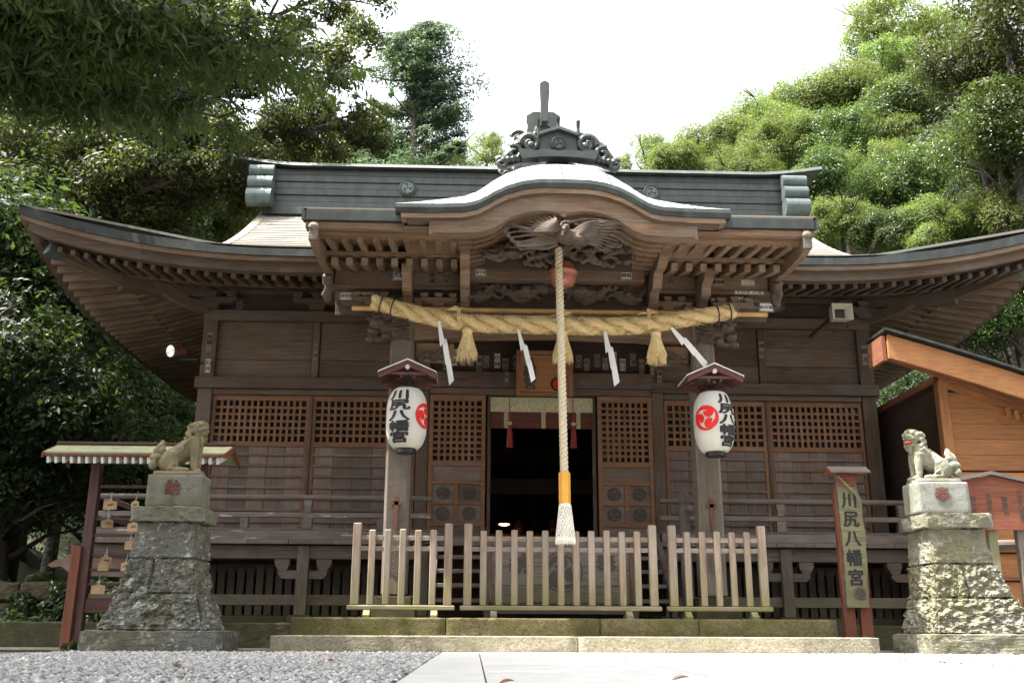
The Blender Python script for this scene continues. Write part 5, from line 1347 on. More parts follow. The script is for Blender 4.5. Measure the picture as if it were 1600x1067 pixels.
# ============================================================ paper lanterns with little roofs
def lantern(x, label, ang_t, ang_c):
    y = 13.2; L = thing('paper_lantern', label, 'lantern', (x, y, 2.98), group='paper lanterns hung on the porch pillars')
    prof = []
    for i in range(49):
        t = i/48; z = -.405+.81*t; r_ = .272*(max(0, 1-abs(z/.47)**3.2))**.5*(1+.0); r_ = max(r_, .13) if abs(z) > .38 else r_
        prof.append((r_+.0035*(1 if i % 2 else -.2), z))
    def rad_at(z):
        zz = [p[1] for p in prof]; i = max(0, min(47, int((z+.405)/.81*48))); t = (z-zz[i])/(zz[i+1]-zz[i]); return .0045+(prof[i][0]*(1-t)+prof[i+1][0]*t)
    ob('paper_shade', MB().lathe(prof, 40).mesh('shade', 'lantern', smooth=True), L)
    ob('top_ring', MB().lathe([(.12, .40), (.125, .40), (.125, .435), (.11, .44), (.10, .40)], 24), L, 'black'); ob('bottom_ring', MB().lathe([(.115, -.47), (.13, -.465), (.13, -.40), (.10, -.39)], 24), L, 'black')
    def wrap(me, ac, zc, name):
        bm = bmesh.new(); bm.from_mesh(me)
        for k in range(-12, 13):
            for nrm, co in (((1, 0, 0), (k*.028, 0, 0)), ((0, 1, 0), (0, k*.032, 0))):
                bmesh.ops.bisect_plane(bm, geom=bm.verts[:]+bm.edges[:]+bm.faces[:], plane_co=co, plane_no=nrm, dist=1e-6)
        for v in bm.verts:
            z = v.co.y+zc; r_ = rad_at(z); a = ac+v.co.x/.272; v.co = Vector((math.sin(a)*(r_+.002), -math.cos(a)*(r_+.002), z))
        bm.to_mesh(me); bm.free(); return ob(name, me, L)
    wrap(text_mesh('川\n尻\n八\n幡\n宮', .150, 'ink', .0075, 0, .96, 2.1), ang_t, .0, 'lantern_writing')
    b = MB()
    for q in tomoe_outlines(.178, 3, 1, rot=.9): b.add([(p[0], p[1], 0) for p in q], [tuple(t) for t in __import__('mathutils').geometry.tessellate_polygon([[Vector((p[0], p[1], 0)) for p in q]])])
    wrap(b.mesh('crest', 'red', fix=False), ang_c, .02, 'red_crest')
    # hanger and roof (separate thing)
    Rf = thing('lantern_roof', ('left' if x < 0 else 'right')+' maroon gabled rooflet above the paper lantern', 'rooflet', (x, 13.30, 3.50), group='maroon rooflets above the lanterns'); Rf.scale = (.86, .9, .92)
    for s in (-1, 1):
        b = MB(); b.prism([(0, .235), (s*.44, .055), (s*.44, .09), (0, .272)], -.34, .30); ob('roof_slope', b, Rf, 'maroon')
        b = MB(); b.prism([(0, .274), (s*.45, .09), (s*.455, .068), (s*.455, .10), (0, .292)], -.36, .32); ob('roof_edge', b, Rf, 'white_paint')
        b = MB(); b.prism([(s*.44, .05), (s*.44, -.01), (s*.30, .06), (0, .175), (0, .233)], -.35, -.325); ob('gable_slat', b, Rf, 'maroon')
        bx('bracket_arm', s*.10-.02, s*.10+.02, -.3, .35, .02, .06, 'maroon', Rf)
    bx('tie_bar', -.30, .30, -.32, -.29, .055, .095, 'maroon', Rf); bx('rear_board', -.36, .36, .26, .29, -.02, .10, 'maroon', Rf)
    ob('beam_end', MB().lathe([(.034, 0), (.034, -.05), (.004, -.052)], 14, axis='y'), Rf, 'oldpaper', loc=(0, -.30, .165))
    ob('hanging_wire', MB().tube([(0, -.1, .17), (0, -.1, -.09)], .008, 6), Rf, 'ironm')
    return L
lantern(-2.02, 'white paper lantern on the left pillar, black writing facing front', R(-20), R(64))
lantern(2.145, 'white paper lantern on the right pillar, red crest facing front', R(33), R(-36))

# ============================================================ picket barriers and offering box
def barrier(x0, x1, n, label):
    t = thing('picket_barrier', label, 'barrier', ((x0+x1)/2, 12.75, .402), group='wooden picket barriers on the steps'); w_ = (x1-x0)/2
    for s in (-1, 1):
        bx('end_post', s*w_-.05, s*w_+.05, -.045, .045, .15, 1.145, 'fence', t, ch=.008)
        b = MB(); b.prism([(-.16, 0), (.16, 0), (.16, .03), (.10, .05), (.06, .088), (-.06, .088), (-.10, .05), (-.16, .03)], s*w_*.72-.04, s*w_*.72+.04, plane='yz'); ob('foot', b, t, 'fence')
    for k in range(n):
        x = -w_+2*w_*(k+1)/(n+1); bx('picket', x-.041, x+.041, -.036, .001, .15, 1.062+.006*((k*7) % 3), 'fence', t, ch=.010)
    for z in (.965, .835): bx('rail', -w_+.046, w_-.046, .003, .03, z-.03, z+.03, 'fence', t)
    bx('base_rail', -w_-.09, w_+.09, -.05, .05, .09, .148, 'fence', t, ch=.01)
barrier(-2.555, -1.41, 5, 'short picket barrier on the steps before the left pillar')
barrier(-1.165, 1.165, 11, 'long picket barrier on the steps before the offering box')
barrier(1.415, 2.56, 5, 'short picket barrier on the steps before the right pillar')
ofb = thing('offering_box', 'old wooden offering box with black crest behind the middle barrier', 'offering box', (.06, 13.45, .402))
for k in range(3): bx('front_board', -.93, .93, -.02, .02, .17+k*.25, .415+k*.25, 'pillar', ofb)
for s in (-1, 1):
    bx('side_board', s*.91-.02, s*.91+.02, .022, .7, .17, .90, 'grey', ofb); bx('corner_post', s*.96-.05, s*.96+.05, -.06, .04, .0, .98, 'hall', ofb)
bx('base_plank', -1.02, 1.02, -.05, .03, .06, .165, 'grey', ofb); bx('top_edge', -.9, .9, -.04, .06, .92, .99, 'grey', ofb); bx('back_board', -.93, .93, .68, .71, .17, .9, 'grey', ofb)
for k in range(5): bx('top_slat', -.9, .9, .09+k*.12, .14+k*.12, .88, .93, 'grey', ofb)
text_on('painted_character', '納', .27, 'fadedink', ofb, (-.55, -.0215, .71), bold=.012); text_on('painted_character', '奉', .27, 'fadedink', ofb, (.60, -.0215, .71), bold=.012)
ob('painted_crest', tomoe_mesh(.235, 'fadedink', .001, 1, .02, rot=R(90)), ofb, loc=(.02, -.0205, .60))
ch = thing('chain', 'rusty chain hung along the front of the offering box', 'chain', (.06, 13.36, .60))
b = MB()
for k in range(52):
    x = -1.04+k*.0405; z = -.02*math.sin(math.pi*((x+1.04)/2.1)*3)**2
    c = Vector((x, -.0, z)); u = Vector((1, 0, 0)); v_ = Vector((0, 0, 1)) if k % 2 else Vector((0, 1, 0))
    b.tube([c+u*.028*math.cos(a)+v_*.014*math.sin(a) for a in np.linspace(0, 6.283, 9)], .005, 4, cap=False)
tag(ob('chain_links', b.mesh('ch', 'ironm', fix=False), ch), kind='stuff')

# ============================================================ stone pedestals with guardian lions
def pedestal(s, label, mat, char, lmat, tb_):
    seed = 0 if s < 0 else 40
    t = thing('stone_pedestal', label, 'pedestal', (s*4.8, 11.85, 0), 0)
    def q(p, y0, y1): a, c = sorted((s*p[0], s*p[1])); return (a, c, y0, y1)
    def rb(nm, b_, tp, z0, z1, amp, n, sd_, mt=mat, bev=.02, fr=7): return ob(nm, rough_block(b_, tp, z0, z1, mt, amp, n, fr, sd_+seed, bev), t, loc=(-s*4.8, -11.85, 0))
    rb('base_slab', q(tb_[0], 11.85, 13.0), q(tb_[0], 11.86, 12.99), 0, .24, .012, 24, 1)
    rb('bottom_stone', q(tb_[1], 11.93, 12.93), q(tb_[2], 12.0, 12.84), .245, .65, .04, 44, 3, bev=.05, fr=13)
    (b0, b1), (c0, c1) = tb_[3], tb_[4]; mb, mc = b0+(b1-b0)*(.6 if s < 0 else .42), c0+(c1-c0)*(.6 if s < 0 else .42)
    rb('middle_stone', q((b0, mb), 12.02, 12.83), q((c0, mc), 12.05, 12.78), .655, 1.05, .035, 34, 5, bev=.045, fr=13)
    rb('middle_stone', q((mb+.006, b1), 12.02, 12.83), q((mc+.006, c1), 12.05, 12.78), .655, 1.05, .035, 30, 6, bev=.045, fr=13)
    rb('upper_stone', q(tb_[5], 12.05, 12.78), q(tb_[6], 12.08, 12.72), 1.055, 1.47, .016, 34, 8, bev=.03, fr=14)
    rb('cap_slab', q(tb_[7], 12.01, 12.68), q(tb_[7], 11.99, 12.70), 1.475, 1.65, .016, 22, 11, 'stone_capL' if s < 0 else mat, .025)
    k0, k1 = tb_[8]; rb('inscribed_block', q((k0, k1), 12.11, 12.56), q((k0+.005, k1-.005), 12.115, 12.555), 1.655, 2.05, .003, 14, 13, 'stone_capL' if s < 0 else 'stone_cap', .007, 20)
    cx = s*(k0+k1)/2
    text_on('inscription', char, .19, 'carvedred', t, (cx-s*4.8+(-.02 if s < 0 else -.02), .255, 1.89), bold=.004, ext=.003)
    ob('statue_plinth', rough_block((cx-.29, cx+.27, 12.15, 12.52), (cx-.28, cx+.26, 12.16, 12.51), 2.052, 2.10, lmat, .005, 10, 9, 4, .012), t, loc=(-s*4.8, -11.85, 0))
    return t
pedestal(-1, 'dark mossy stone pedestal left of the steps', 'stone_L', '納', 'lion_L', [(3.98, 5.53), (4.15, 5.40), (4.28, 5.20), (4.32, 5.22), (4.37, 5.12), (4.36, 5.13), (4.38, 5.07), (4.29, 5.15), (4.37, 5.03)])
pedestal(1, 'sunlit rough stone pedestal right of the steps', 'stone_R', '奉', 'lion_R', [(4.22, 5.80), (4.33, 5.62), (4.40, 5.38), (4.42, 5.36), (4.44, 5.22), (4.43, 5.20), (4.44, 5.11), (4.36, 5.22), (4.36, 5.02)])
def lion(cx, s, label, mat, open_mouth):
    """seated guardian lion facing +s*X with its head turned to the visitors"""
    me, (x, y, hz) = RM['lion', s]
    t = thing('guardian_lion', label, 'statue', (cx, 12.34, 2.085), 0, 'stone guardian lions on pedestals')
    ob('lion_body', me, t)
    if open_mouth:
        mb = MB(); mb.sphere((s*x, y+.0, hz-.060), (.050, .044, .022), 10, 7); ob('red_mouth', mb.mesh('mo', 'mouth', smooth=True), t)
    for o_ in (t,): o_.scale = (1.08, 1.0, 1.12)
    return t
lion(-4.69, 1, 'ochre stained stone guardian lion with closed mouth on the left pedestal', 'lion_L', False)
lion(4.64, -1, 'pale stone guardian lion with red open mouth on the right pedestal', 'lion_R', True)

# ============================================================ votive plaque rack
rk = thing('plaque_rack', 'roofed wooden rack for votive plaques behind the left pedestal', 'rack', (-5.45, 13.3, 0))
for x in (-.63, .75):
    bx('rack_post', x-.06, x+.06, -.06, .06, .0, 2.40, 'darkred', rk); 
bx('brace_board', -.80, -.68, -.10, .02, .0, 1.28, 'redwood', rk); bx('brace_board', .80, .92, -.1, .02, .0, 1.28, 'redwood', rk)
for z in (2.05, 1.63, 1.42, 1.17, .98, .80): bx('hanging_rail', -.58, .70, -.03, .01, z-.02, z+.02, 'darkred', rk)
bx('lower_beam', -.58, .70, -.04, .04, .45, .63, 'darkred', rk)
for (ya, yb) in ((-.42, .0), (.42, .0)):
    b = MB(); b.add([(-1.17, ya, 2.44), (1.12, ya, 2.44), (1.12, yb, 2.60), (-1.17, yb, 2.60), (-1.17, ya, 2.42), (1.12, ya, 2.42), (1.12, yb, 2.58), (-1.17, yb, 2.58)], [(0,1,2,3), (7,6,5,4), (0,4,5,1), (1,5,6,2), (3,2,6,7), (0,3,7,4)]); ob('roof_sheet', b, rk, 'rackroof')
bx('ridge_batten', -1.19, 1.14, -.035, .035, 2.603, 2.64, 'darkred', rk)
bx('red_fascia', -1.17, 1.12, -.43, -.41, 2.385, 2.418, 'redwood', rk); 
for s_, x in ((-1, -1.18), (1, 1.13)):
    b = MB(); b.prism([(-.44, 2.36), (-.44, 2.43), (0, 2.60), (.44, 2.43), (.44, 2.36), (0, 2.53)], x-.012, x+.012, plane='yz'); ob('red_barge', b, rk, 'red' if False else 'redwood')
k = 0; x = -1.12
while x < 1.1:
    beam('rack_rafter', (x, -.40, 2.335), (x, -.02, 2.46), .038, .085, 'white_paint', rk); x += .098
for i, (x, z, y_) in enumerate(((-5.83, 1.80, 0), (-5.51, 1.80, 0), (-5.83, 1.56, 0), (-5.50, 1.52, 0), (-5.52, 1.29, 0), (-5.80, 1.09, 0), (-5.82, 1.02, 1), (-5.55, 1.02, 0), (-5.86, .735, 0))):
    names = ['top left on the rack', 'top right on the rack', 'second row left, turned aside', 'second row right', 'third row, small square with a painting', 'fourth row left, upper of two overlapping', 'fourth row left, lower of two overlapping', 'fourth row right', 'lowest on the rack, with a snake painting']
    e = thing('votive_plaque', 'small wooden votive plaque '+names[i], 'votive plaque', (x, 13.22-.02*y_, z), [.1, -.5, .7, -.2, .1, .5, .3, -.4, .05][i], 'votive plaques hung on the rack')
    w_, h_ = (.085, .055) if i in (0, 3, 8) else (.065, .055)
    b = MB(); b.prism([(-w_, -h_), (w_, -h_), (w_, h_*.8), (0, h_*1.15), (-w_, h_*.8)], -.005, .005); ob('plaque_board', b, e, 'emaw')
    ob('hanging_string', MB().tube([(-.01, 0, h_), (0, .03, h_+.13), (.01, .0, h_)], .003, 4), e, 'string')
    b = MB(); b.tube([(-.03, -.007, -.01), (-.01, -.007, .015), (.015, -.007, -.005), (.03, -.007, .02)], .006, 5); ob('painted_motif', b, e, 'oldpaper' if i in (4, 8, 6) else 'fadedink')

# ============================================================ name post
np_ = thing('shrine_name_post', 'mossy wooden shrine name board on red posts beside the right pedestal', 'sign', (3.90, 13.2, 0))
for x in (-.10, .12): bx('support_post', x-.075, x+.075, .03, .12, .0, 1.95 if x > 0 else 2.1, 'redwood', np_)
bm_pts = [(-.15, .56), (.14, .56), (.145, .9), (.17, 1.2), (.18, 1.5), (.16, 1.72), (.165, 1.95), (.12, 2.05), (.11, 2.18), (.10, 2.29), (-.15, 2.29), (-.15, 2.0), (-.14, 1.6), (-.13, 1.3), (-.14, 1.0)]
rr = random.Random(2); dense = []
for (p, q) in zip(bm_pts, bm_pts[1:]+bm_pts[:1]):
    for t in np.linspace(0, 1, 7)[:-1]: dense.append((p[0]+(q[0]-p[0])*t+rr.uniform(-.006, .006), p[1]+(q[1]-p[1])*t))
me = MB().prism([(a, c) for a, c in dense], -.035, .025).mesh('nb', 'signwood'); ob('name_board', me, np_)
b = MB(); b.tube([(-.13, -.04, 2.27), (-.05, -.055, 2.17), (.05, -.06, 2.06), (.10, -.05, 2.0), (.14, -.04, 1.85)], [.012, .02, .024, .018, .01], 7); ob('twisted_root_ridge', b, np_, 'signwood')
bx('red_head', -.145, .105, -.04, -.037, 2.12, 2.285, 'redwood', np_)
text_on('name_writing', '川\n尻\n八\n幡\n宮', .225, 'ink', np_, (.0, -.037, 1.44), bold=.006, line=1.12, sx=.95)
ob('crest_disc', MB().lathe([(.085, 0), (.085, -.01), (.07, -.014), (.005, -.014)], 24, axis='y'), np_, 'under', loc=(.03, -.035, .74)); ob('crest_relief', tomoe_mesh(.06, 'fadedink', .003, 1), np_, loc=(.03, -.051, .74))
for s in (-1, 1):
    b = MB(); b.add([(-.26, -.16 if s < 0 else .16, 2.31), (.28, -.16 if s < 0 else .16, 2.31), (.28, 0, 2.40), (-.26, 0, 2.40), (-.26, -.16 if s < 0 else .16, 2.29), (.28, -.16 if s < 0 else .16, 2.29), (.28, 0, 2.375), (-.26, 0, 2.375)], [(0,1,2,3), (7,6,5,4), (0,4,5,1), (1,5,6,2), (2,6,7,3), (3,7,4,0)]); ob('cap_board', b, np_, 'grey' if s < 0 else 'redwood')

# ============================================================ flood light and loudspeaker
fl = thing('flood_light', 'red flood light on an arm at the left end of the hall wall', 'flood light', (-6.03, 15.9, 4.62), R(0))
b = MB(); b.lathe([(.10, -.10), (.105, -.06), (.07, .02), (.05, .08), (.045, .2), (.02, .21)], 18, axis='y'); hd = ob('lamp_housing', b, fl, 'redwood'); hd.rotation_euler = (R(10), 0, R(-32))
g_ = ob('lamp_glass', MB().lathe([(.005, -.045), (.06, -.06), (.095, -.102), (.005, -.106)], 18, axis='y'), hd, 'chrome')
ob('bracket_arm', MB().tube([(.06, .12, -.02), (.2, .3, -.06), (.32, .5, -.06)], .014, 6), fl, 'ironm'); bx('arm_bar', .05, .34, .1, .13, -.12, -.09, 'ironm', fl)
sp = thing('loudspeaker', 'beige horn loudspeaker high on the right end of the hall wall', 'loudspeaker', (4.70, 14.95, 5.14))
b = MB(); fs = []
o_ = [(-.165, -.13), (.165, -.13), (.165, .13), (-.165, .13)]; i_ = [(-.075, -.07), (.075, -.07), (.075, .07), (-.075, .07)]
b.add([(x, -.12, z) for x, z in o_]+[(x*.95, -.115, z*.95) for x, z in o_]+[(x, .02, z) for x, z in i_]+[(x*.85, .10, z*.85) for x, z in o_], [(0, 1, 5, 4), (1, 2, 6, 5), (2, 3, 7, 6), (3, 0, 4, 7), (4, 5, 9, 8), (5, 6, 10, 9), (6, 7, 11, 10), (7, 4, 8, 11), (0, 12, 13, 1), (1, 13, 14, 2), (2, 14, 15, 3), (3, 15, 12, 0)])
ob('horn_flare', b.mesh('horn', 'beige', fix=False), sp); bx('driver_grille', -.075, .075, .0, .03, -.07, .07, 'ironm', sp); bx('rear_case', -.13, .13, .10, .30, -.10, .10, 'hall', sp)
ob('speaker_cable', MB().tube([(0, .2, -.1), (.03, .25, -.22), (.12, .28, -.25), (.2, .26, -.16), (.22, .3, .0)], .009, 6), sp, 'ironm'); ob('mounting_arm', MB().box(-.03, .03, .30, 1.44, .0, .06), sp, 'hall')

# ============================================================ neighbouring new timber building
nb = thing('timber_outbuilding', 'new orange cedar outbuilding at the right edge beside the hall', 'outbuilding', (0, 0, 0))
# barge board: from its upper left end falling to the right
def slope_z(x): return 4.50-.30*(x-4.95)-.014*(x-4.95)*(6.5-x)*-1
b = MB(); xs = np.linspace(4.98, 9.4, 16); b.prism([(x, slope_z(x)) for x in xs]+[(x, slope_z(x)-.36) for x in reversed(xs)], 13.92, 13.98); ob('barge_board', b, nb, 'orange')
b = MB(); b.prism([(x, slope_z(x)+.07) for x in np.linspace(4.92, 9.4, 16)]+[(x, slope_z(x)+.034) for x in np.linspace(9.4, 4.92, 16)], 13.84, 14.6); b.prism([(x, slope_z(x)+.06) for x in np.linspace(6.35, 9.4, 8)]+[(x, slope_z(x)+.004) for x in np.linspace(9.4, 6.35, 8)], 14.6, 21); ob('copper_roof', b, nb, 'copper')
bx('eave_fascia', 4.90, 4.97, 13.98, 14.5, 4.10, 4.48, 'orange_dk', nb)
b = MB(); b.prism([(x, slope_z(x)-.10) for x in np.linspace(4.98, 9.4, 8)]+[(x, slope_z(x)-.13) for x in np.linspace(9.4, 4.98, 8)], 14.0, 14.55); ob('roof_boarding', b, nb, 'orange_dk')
for y in (14.3,): beam('rafter', (5.0, y, slope_z(5.0)-.2), (9.2, y, slope_z(9.2)-.2), .06, .10, 'orange_dk', nb)
bx('corner_post', 5.93, 6.08, 14.50, 14.65, .0, 3.93, 'orange', nb)
z = 2.58
while z < 3.9:
    xe = 9.2
    while slope_z(xe)-.08 < z+.235: xe -= .05
    if xe > 6.3: bx('wall_board', 6.085, xe, 14.55, 14.59, z, min(z+.235, 3.93), 'orange', nb)
    z += .238
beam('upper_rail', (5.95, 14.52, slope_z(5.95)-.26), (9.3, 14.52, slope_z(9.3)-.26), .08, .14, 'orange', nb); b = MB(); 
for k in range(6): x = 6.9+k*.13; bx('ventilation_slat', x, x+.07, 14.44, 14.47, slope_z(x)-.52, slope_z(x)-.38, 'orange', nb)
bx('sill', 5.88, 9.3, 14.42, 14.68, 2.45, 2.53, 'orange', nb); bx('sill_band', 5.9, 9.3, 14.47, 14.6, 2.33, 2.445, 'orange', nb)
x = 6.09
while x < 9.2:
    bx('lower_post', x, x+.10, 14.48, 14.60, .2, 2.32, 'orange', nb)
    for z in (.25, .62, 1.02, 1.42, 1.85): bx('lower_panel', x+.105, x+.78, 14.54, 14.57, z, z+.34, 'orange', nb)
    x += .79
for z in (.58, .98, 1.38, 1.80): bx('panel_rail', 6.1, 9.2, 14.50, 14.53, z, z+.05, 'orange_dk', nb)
bx('wall_backing', 6.08, 9.25, 14.62, 14.64, .2, 3.0, 'orange_dk', nb); bx('shade_wall', 6.02, 6.07, 14.66, 21, .2, 3.95, 'hall_dark', nb); bx('side_plate', 5.97, 6.08, 14.66, 21, 3.955, 4.06, 'orange_dk', nb)  # the long side sheet is dark to stand for a shaded open interior

# notice board behind the right pedestal
nbd = thing('notice_board', 'weathered wooden notice board with faded writing behind the right pedestal', 'notice board', (6.02, 13.5, 0), 0)
b = MB(); b.prism([(-.42, 1.60), (.52, 1.60), (.52, 2.22), (.0, 2.34), (-.42, 2.25)], -.02, .015); ob('board', b, nbd, 'pillar' if False else 'redwood')
b = MB(); b.prism([(-.50, 2.25), (0, 2.35), (.60, 2.22), (.60, 2.26), (0, 2.40), (-.50, 2.30)], -.07, .06); ob('cap', b, nbd, 'grey')
bx('post', -.10, .02, .02, .12, .0, 1.95, 'signwood', nbd); bx('post', .30, .40, .02, .12, .0, 1.95, 'grey', nbd)
for k, tx in enumerate(('川尻八幡宮', '御祭神', '応神天皇', '例大祭')): text_on('faded_writing', '\n'.join(tx), .085, 'fadedink', nbd, (.38-k*.22, -.022, 1.93), bold=.001, line=1.0)
lg = thing('log_rail', 'grey weathered log laid behind the right pedestal', 'log', (6.2, 13.9, 1.42))
b = MB(); b.tube([(-.45, 0, -.02), (-.2, 0, .0), (.3, 0, .02), (1.2, 0, .03)], [.06, .075, .07, .07], 12); ob('log_body', b, lg, 'grey')
bx('log_support', .55, .65, -.05, .05, -1.42, -.04, 'grey', lg); bx('log_support', -.35, -.25, -.05, .05, -1.42, -.05, 'grey', lg)

# fallen leaves, each its own
def dry_leaf(x, y, s_, rz, label, mat='leafdry', tilt=.3):
    b = MB(); n = 8; vs = []; 
    for i in range(n+1):
        t = i/n; w_ = .5*math.sin(math.pi*t)**.8*.45; zc = .05*math.sin(t*3.1)+.04*t
        vs += [(t-.5, -w_, zc+w_*.5), (t-.5, 0, zc), (t-.5, w_, zc+w_*.45)]
    fs = []
    for i in range(n): a = i*3; fs += [(a, a+3, a+4, a+1), (a+1, a+4, a+5, a+2)]
    b.add([(p[0]*s_, p[1]*s_, p[2]*s_) for p in vs], fs)
    o = ob('fallen_leaf', b.mesh('lf', mat, fix=False), loc=(x, y, .014), rot=(tilt, -.15, rz)); tag(o, label, 'leaf', 'dry leaves fallen on the ground'); return o
dry_leaf(-.92, 4.98, .085, .3, 'brown curled leaf on the path at the bottom edge, left of centre', tilt=.2)
dry_leaf(-.02, 5.35, .11, .1, 'grey-brown leaf on the path at the bottom edge, right of centre', 'darkpaper', tilt=.1)
dry_leaf(-2.55, 5.3, .06, .7, 'orange-red leaf on the gravel near the left bottom edge')
dry_leaf(-2.2, 8.3, .10, 1.2, 'small brown leaf standing on the gravel before the left step end'); dry_leaf(-3.05, 7.0, .09, .2, 'reddish leaf on the gravel below the left pedestal'); dry_leaf(-3.3, 6.4, .07, 2.2, 'dark brown leaf on the gravel at the far left')
dry_leaf(.25, 9.0, .08, 1.9, 'small pale leaf on the sunlit path before the steps', 'darkpaper'); dry_leaf(3.1, 8.6, .07, .9, 'reddish leaf on the sunlit right gravel')
# ============================================================ trees
def leaf_cloud(name, centers, radii, n, L, W, mat, seed, up=.35, shell=.55, droop=0.0, flat=.8, bias=True, gaps=None):
    """n small folded leaves spread over and inside a set of foliage lumps"""
    rs = np.random.RandomState(seed); C = np.array(centers, float); Rr_ = np.array(radii, float)
    wt = Rr_**2; idx = rs.choice(len(C), n, p=wt/wt.sum())
    d = rs.randn(n, 3); d /= np.linalg.norm(d, axis=1)[:, None]
    if bias: f = (d[:, 2] < -.25) & (rs.rand(n) < .7); d[f, 2] *= -1
    rad = Rr_[idx]*(shell+(1-shell)*rs.rand(n)**.5)*(1+.16*rs.randn(n))
    p = C[idx]+d*rad[:, None]*np.array([1, 1, flat])
    if gaps:
        sc_ = np.abs(C).max()+Rr_.max(); K = rs.randn(14, 3)*gaps[0]/sc_; ph = rs.rand(14)*6.28
        fld = np.sin(p@K.T+ph).sum(1)/3.7; p = p+d*(fld*gaps[1]*sc_)[:, None]
        K2 = rs.randn(14, 3)*gaps[0]*1.6/sc_; f2 = np.sin(p@K2.T+ph).sum(1)/3.7+.35*rs.randn(n); kp = f2 > gaps[2]
        p, d = p[kp], d[kp]; n = len(p)
    nrm = d*.8+np.array([0, 0, up])+rs.randn(n, 3)*.45; nrm /= np.linalg.norm(nrm, axis=1)[:, None]
    t = rs.randn(n, 3)+np.array([0, 0, -droop])+d*.4; t -= nrm*(t*nrm).sum(1)[:, None]; t /= np.linalg.norm(t, axis=1)[:, None]
    s_ = np.cross(nrm, t); l = (L*(.6+.8*rs.rand(n)))[:, None]; w_ = l*W/L
    v = np.stack([p-t*l*.5, p+s_*w_*.5+nrm*w_*.18, p+t*l*.5, p-s_*w_*.5+nrm*w_*.18], 1).reshape(-1, 3)
    f = (np.array([[0, 1, 2], [0, 2, 3]])[None]+np.arange(n)[:, None, None]*4).reshape(-1, 3)
    me = bpy.data.meshes.new(name); me.vertices.add(len(v)); me.vertices.foreach_set('co', v.ravel())
    me.loops.add(f.size); me.loops.foreach_set('vertex_index', f.ravel().astype(np.int32)); me.polygons.add(len(f))
    me.polygons.foreach_set('loop_start', np.arange(0, f.size, 3, dtype=np.int32)); me.update(calc_edges=True); me.materials.append(M[mat]); return me
def crown_lumps(seed, k=32, rmin=.18, rmax=.46):
    rr = random.Random(seed); cs = []; rs_ = []
    for i in range(k):
        a = rr.random()*6.283; z = rr.uniform(-.55, 1) ; q = math.sqrt(max(0, 1-z*z)) if z > 0 else .95
        d = rr.uniform(.45, .72); cs.append((math.cos(a)*q*d, math.sin(a)*q*d, z*d*.85)); rs_.append(rr.uniform(rmin, rmax))
    cs.append((0, 0, 0)); rs_.append(.4); return cs, rs_
CR = {}
def crown_variant(kind, k):
    key = (kind, k)
    if key in CR: return CR[key]
    cs, rs_ = crown_lumps(k*13+hash(kind) % 1 + {'hill': 1, 'dark': 2, 'pale': 3, 'olive': 4, 'mid': 5}[kind])
    spec = {'hill': (60000, .038, .018, 'leaf_hill', .6, .72), 'dark': (34000, .050, .022, 'leaf_dark', .3, .5), 'pale': (22000, .042, .019, 'leaf_pale', .3, .45), 'olive': (36000, .046, .020, 'leaf_olive', .3, .55), 'mid': (52000, .042, .020, 'leaf_mid', .5, .65)}[kind]
    n, L, W, mt, up, sh = spec
    if kind == 'pale': rs_ = [r_*.8 for r_ in rs_]
    CR[key] = leaf_cloud('crown_'+kind, cs, rs_, n, L, W, mt, k*7+3, up=up, shell=sh, flat=.88, gaps=(9, .055, -.45)); return CR[key]
def limb_mesh(seed, h, crown_r, r0, lean=(0, 0)):
    rr = random.Random(seed); b = MB()
    top = Vector((lean[0], lean[1], h)); pts = [Vector((top.x*t**1.3+.06*h*math.sin(t*4+seed)*.3, top.y*t**1.3, h*t)) for t in np.linspace(0, 1, 8)]
    b.tube(pts, [r0*(1.25 if i == 0 else 1-.55*i/7) for i in range(8)], 8)
    for k in range(9):
        i = rr.randrange(3, 8); p = pts[i]; a = rr.random()*6.283; L = crown_r*rr.uniform(.55, .85)
        q = p+Vector((math.cos(a)*L, math.sin(a)*L, L*rr.uniform(.15, .8))); mid = (p+q)/2+Vector((0, 0, L*.12))
        b.tube([p, mid, q], [r0*.38, r0*.24, r0*.06], 6)
        for j in range(3):
            a2 = a+rr.uniform(-1, 1); L2 = L*.5; s_ = mid.lerp(q, rr.random()); b.tube([s_, s_+Vector((math.cos(a2)*L2*.5, math.sin(a2)*L2*.5, L2*.35)), s_+Vector((math.cos(a2)*L2, math.sin(a2)*L2, L2*.5))], [r0*.13, r0*.09, r0*.02], 5)
    return b.mesh('trunk', 'bark', smooth=True)
LM = {}
def tree(name, label, c, r_, kind, k, group, zb=None, flatz=1.0, rz=None, trunk=True):
    """c = centre of the crown"""
    zb = hill_z(c[0], c[1])-.3 if zb is None else zb
    rr = random.Random(int(c[0]*31+c[1]*17)); rz = rr.random()*6.283 if rz is None else rz
    t = thing(name, label, 'tree', (c[0], c[1], zb), 0, group)
    cr = ob('crown', crown_variant(kind, k), t, loc=(0, 0, c[2]-zb), rot=(0, 0, rz)); cr.scale = (r_, r_*rr.uniform(.9, 1.1), r_*flatz)
    if trunk:
        h = max(1.2, c[2]-zb); key = (round(h, 0), round(r_), k)
        if key not in LM: LM[key] = limb_mesh(k+int(h), round(h, 0), r_, .05*r_+.08)
        ob('trunk', LM[key], t, rot=(0, 0, rz))
    return t
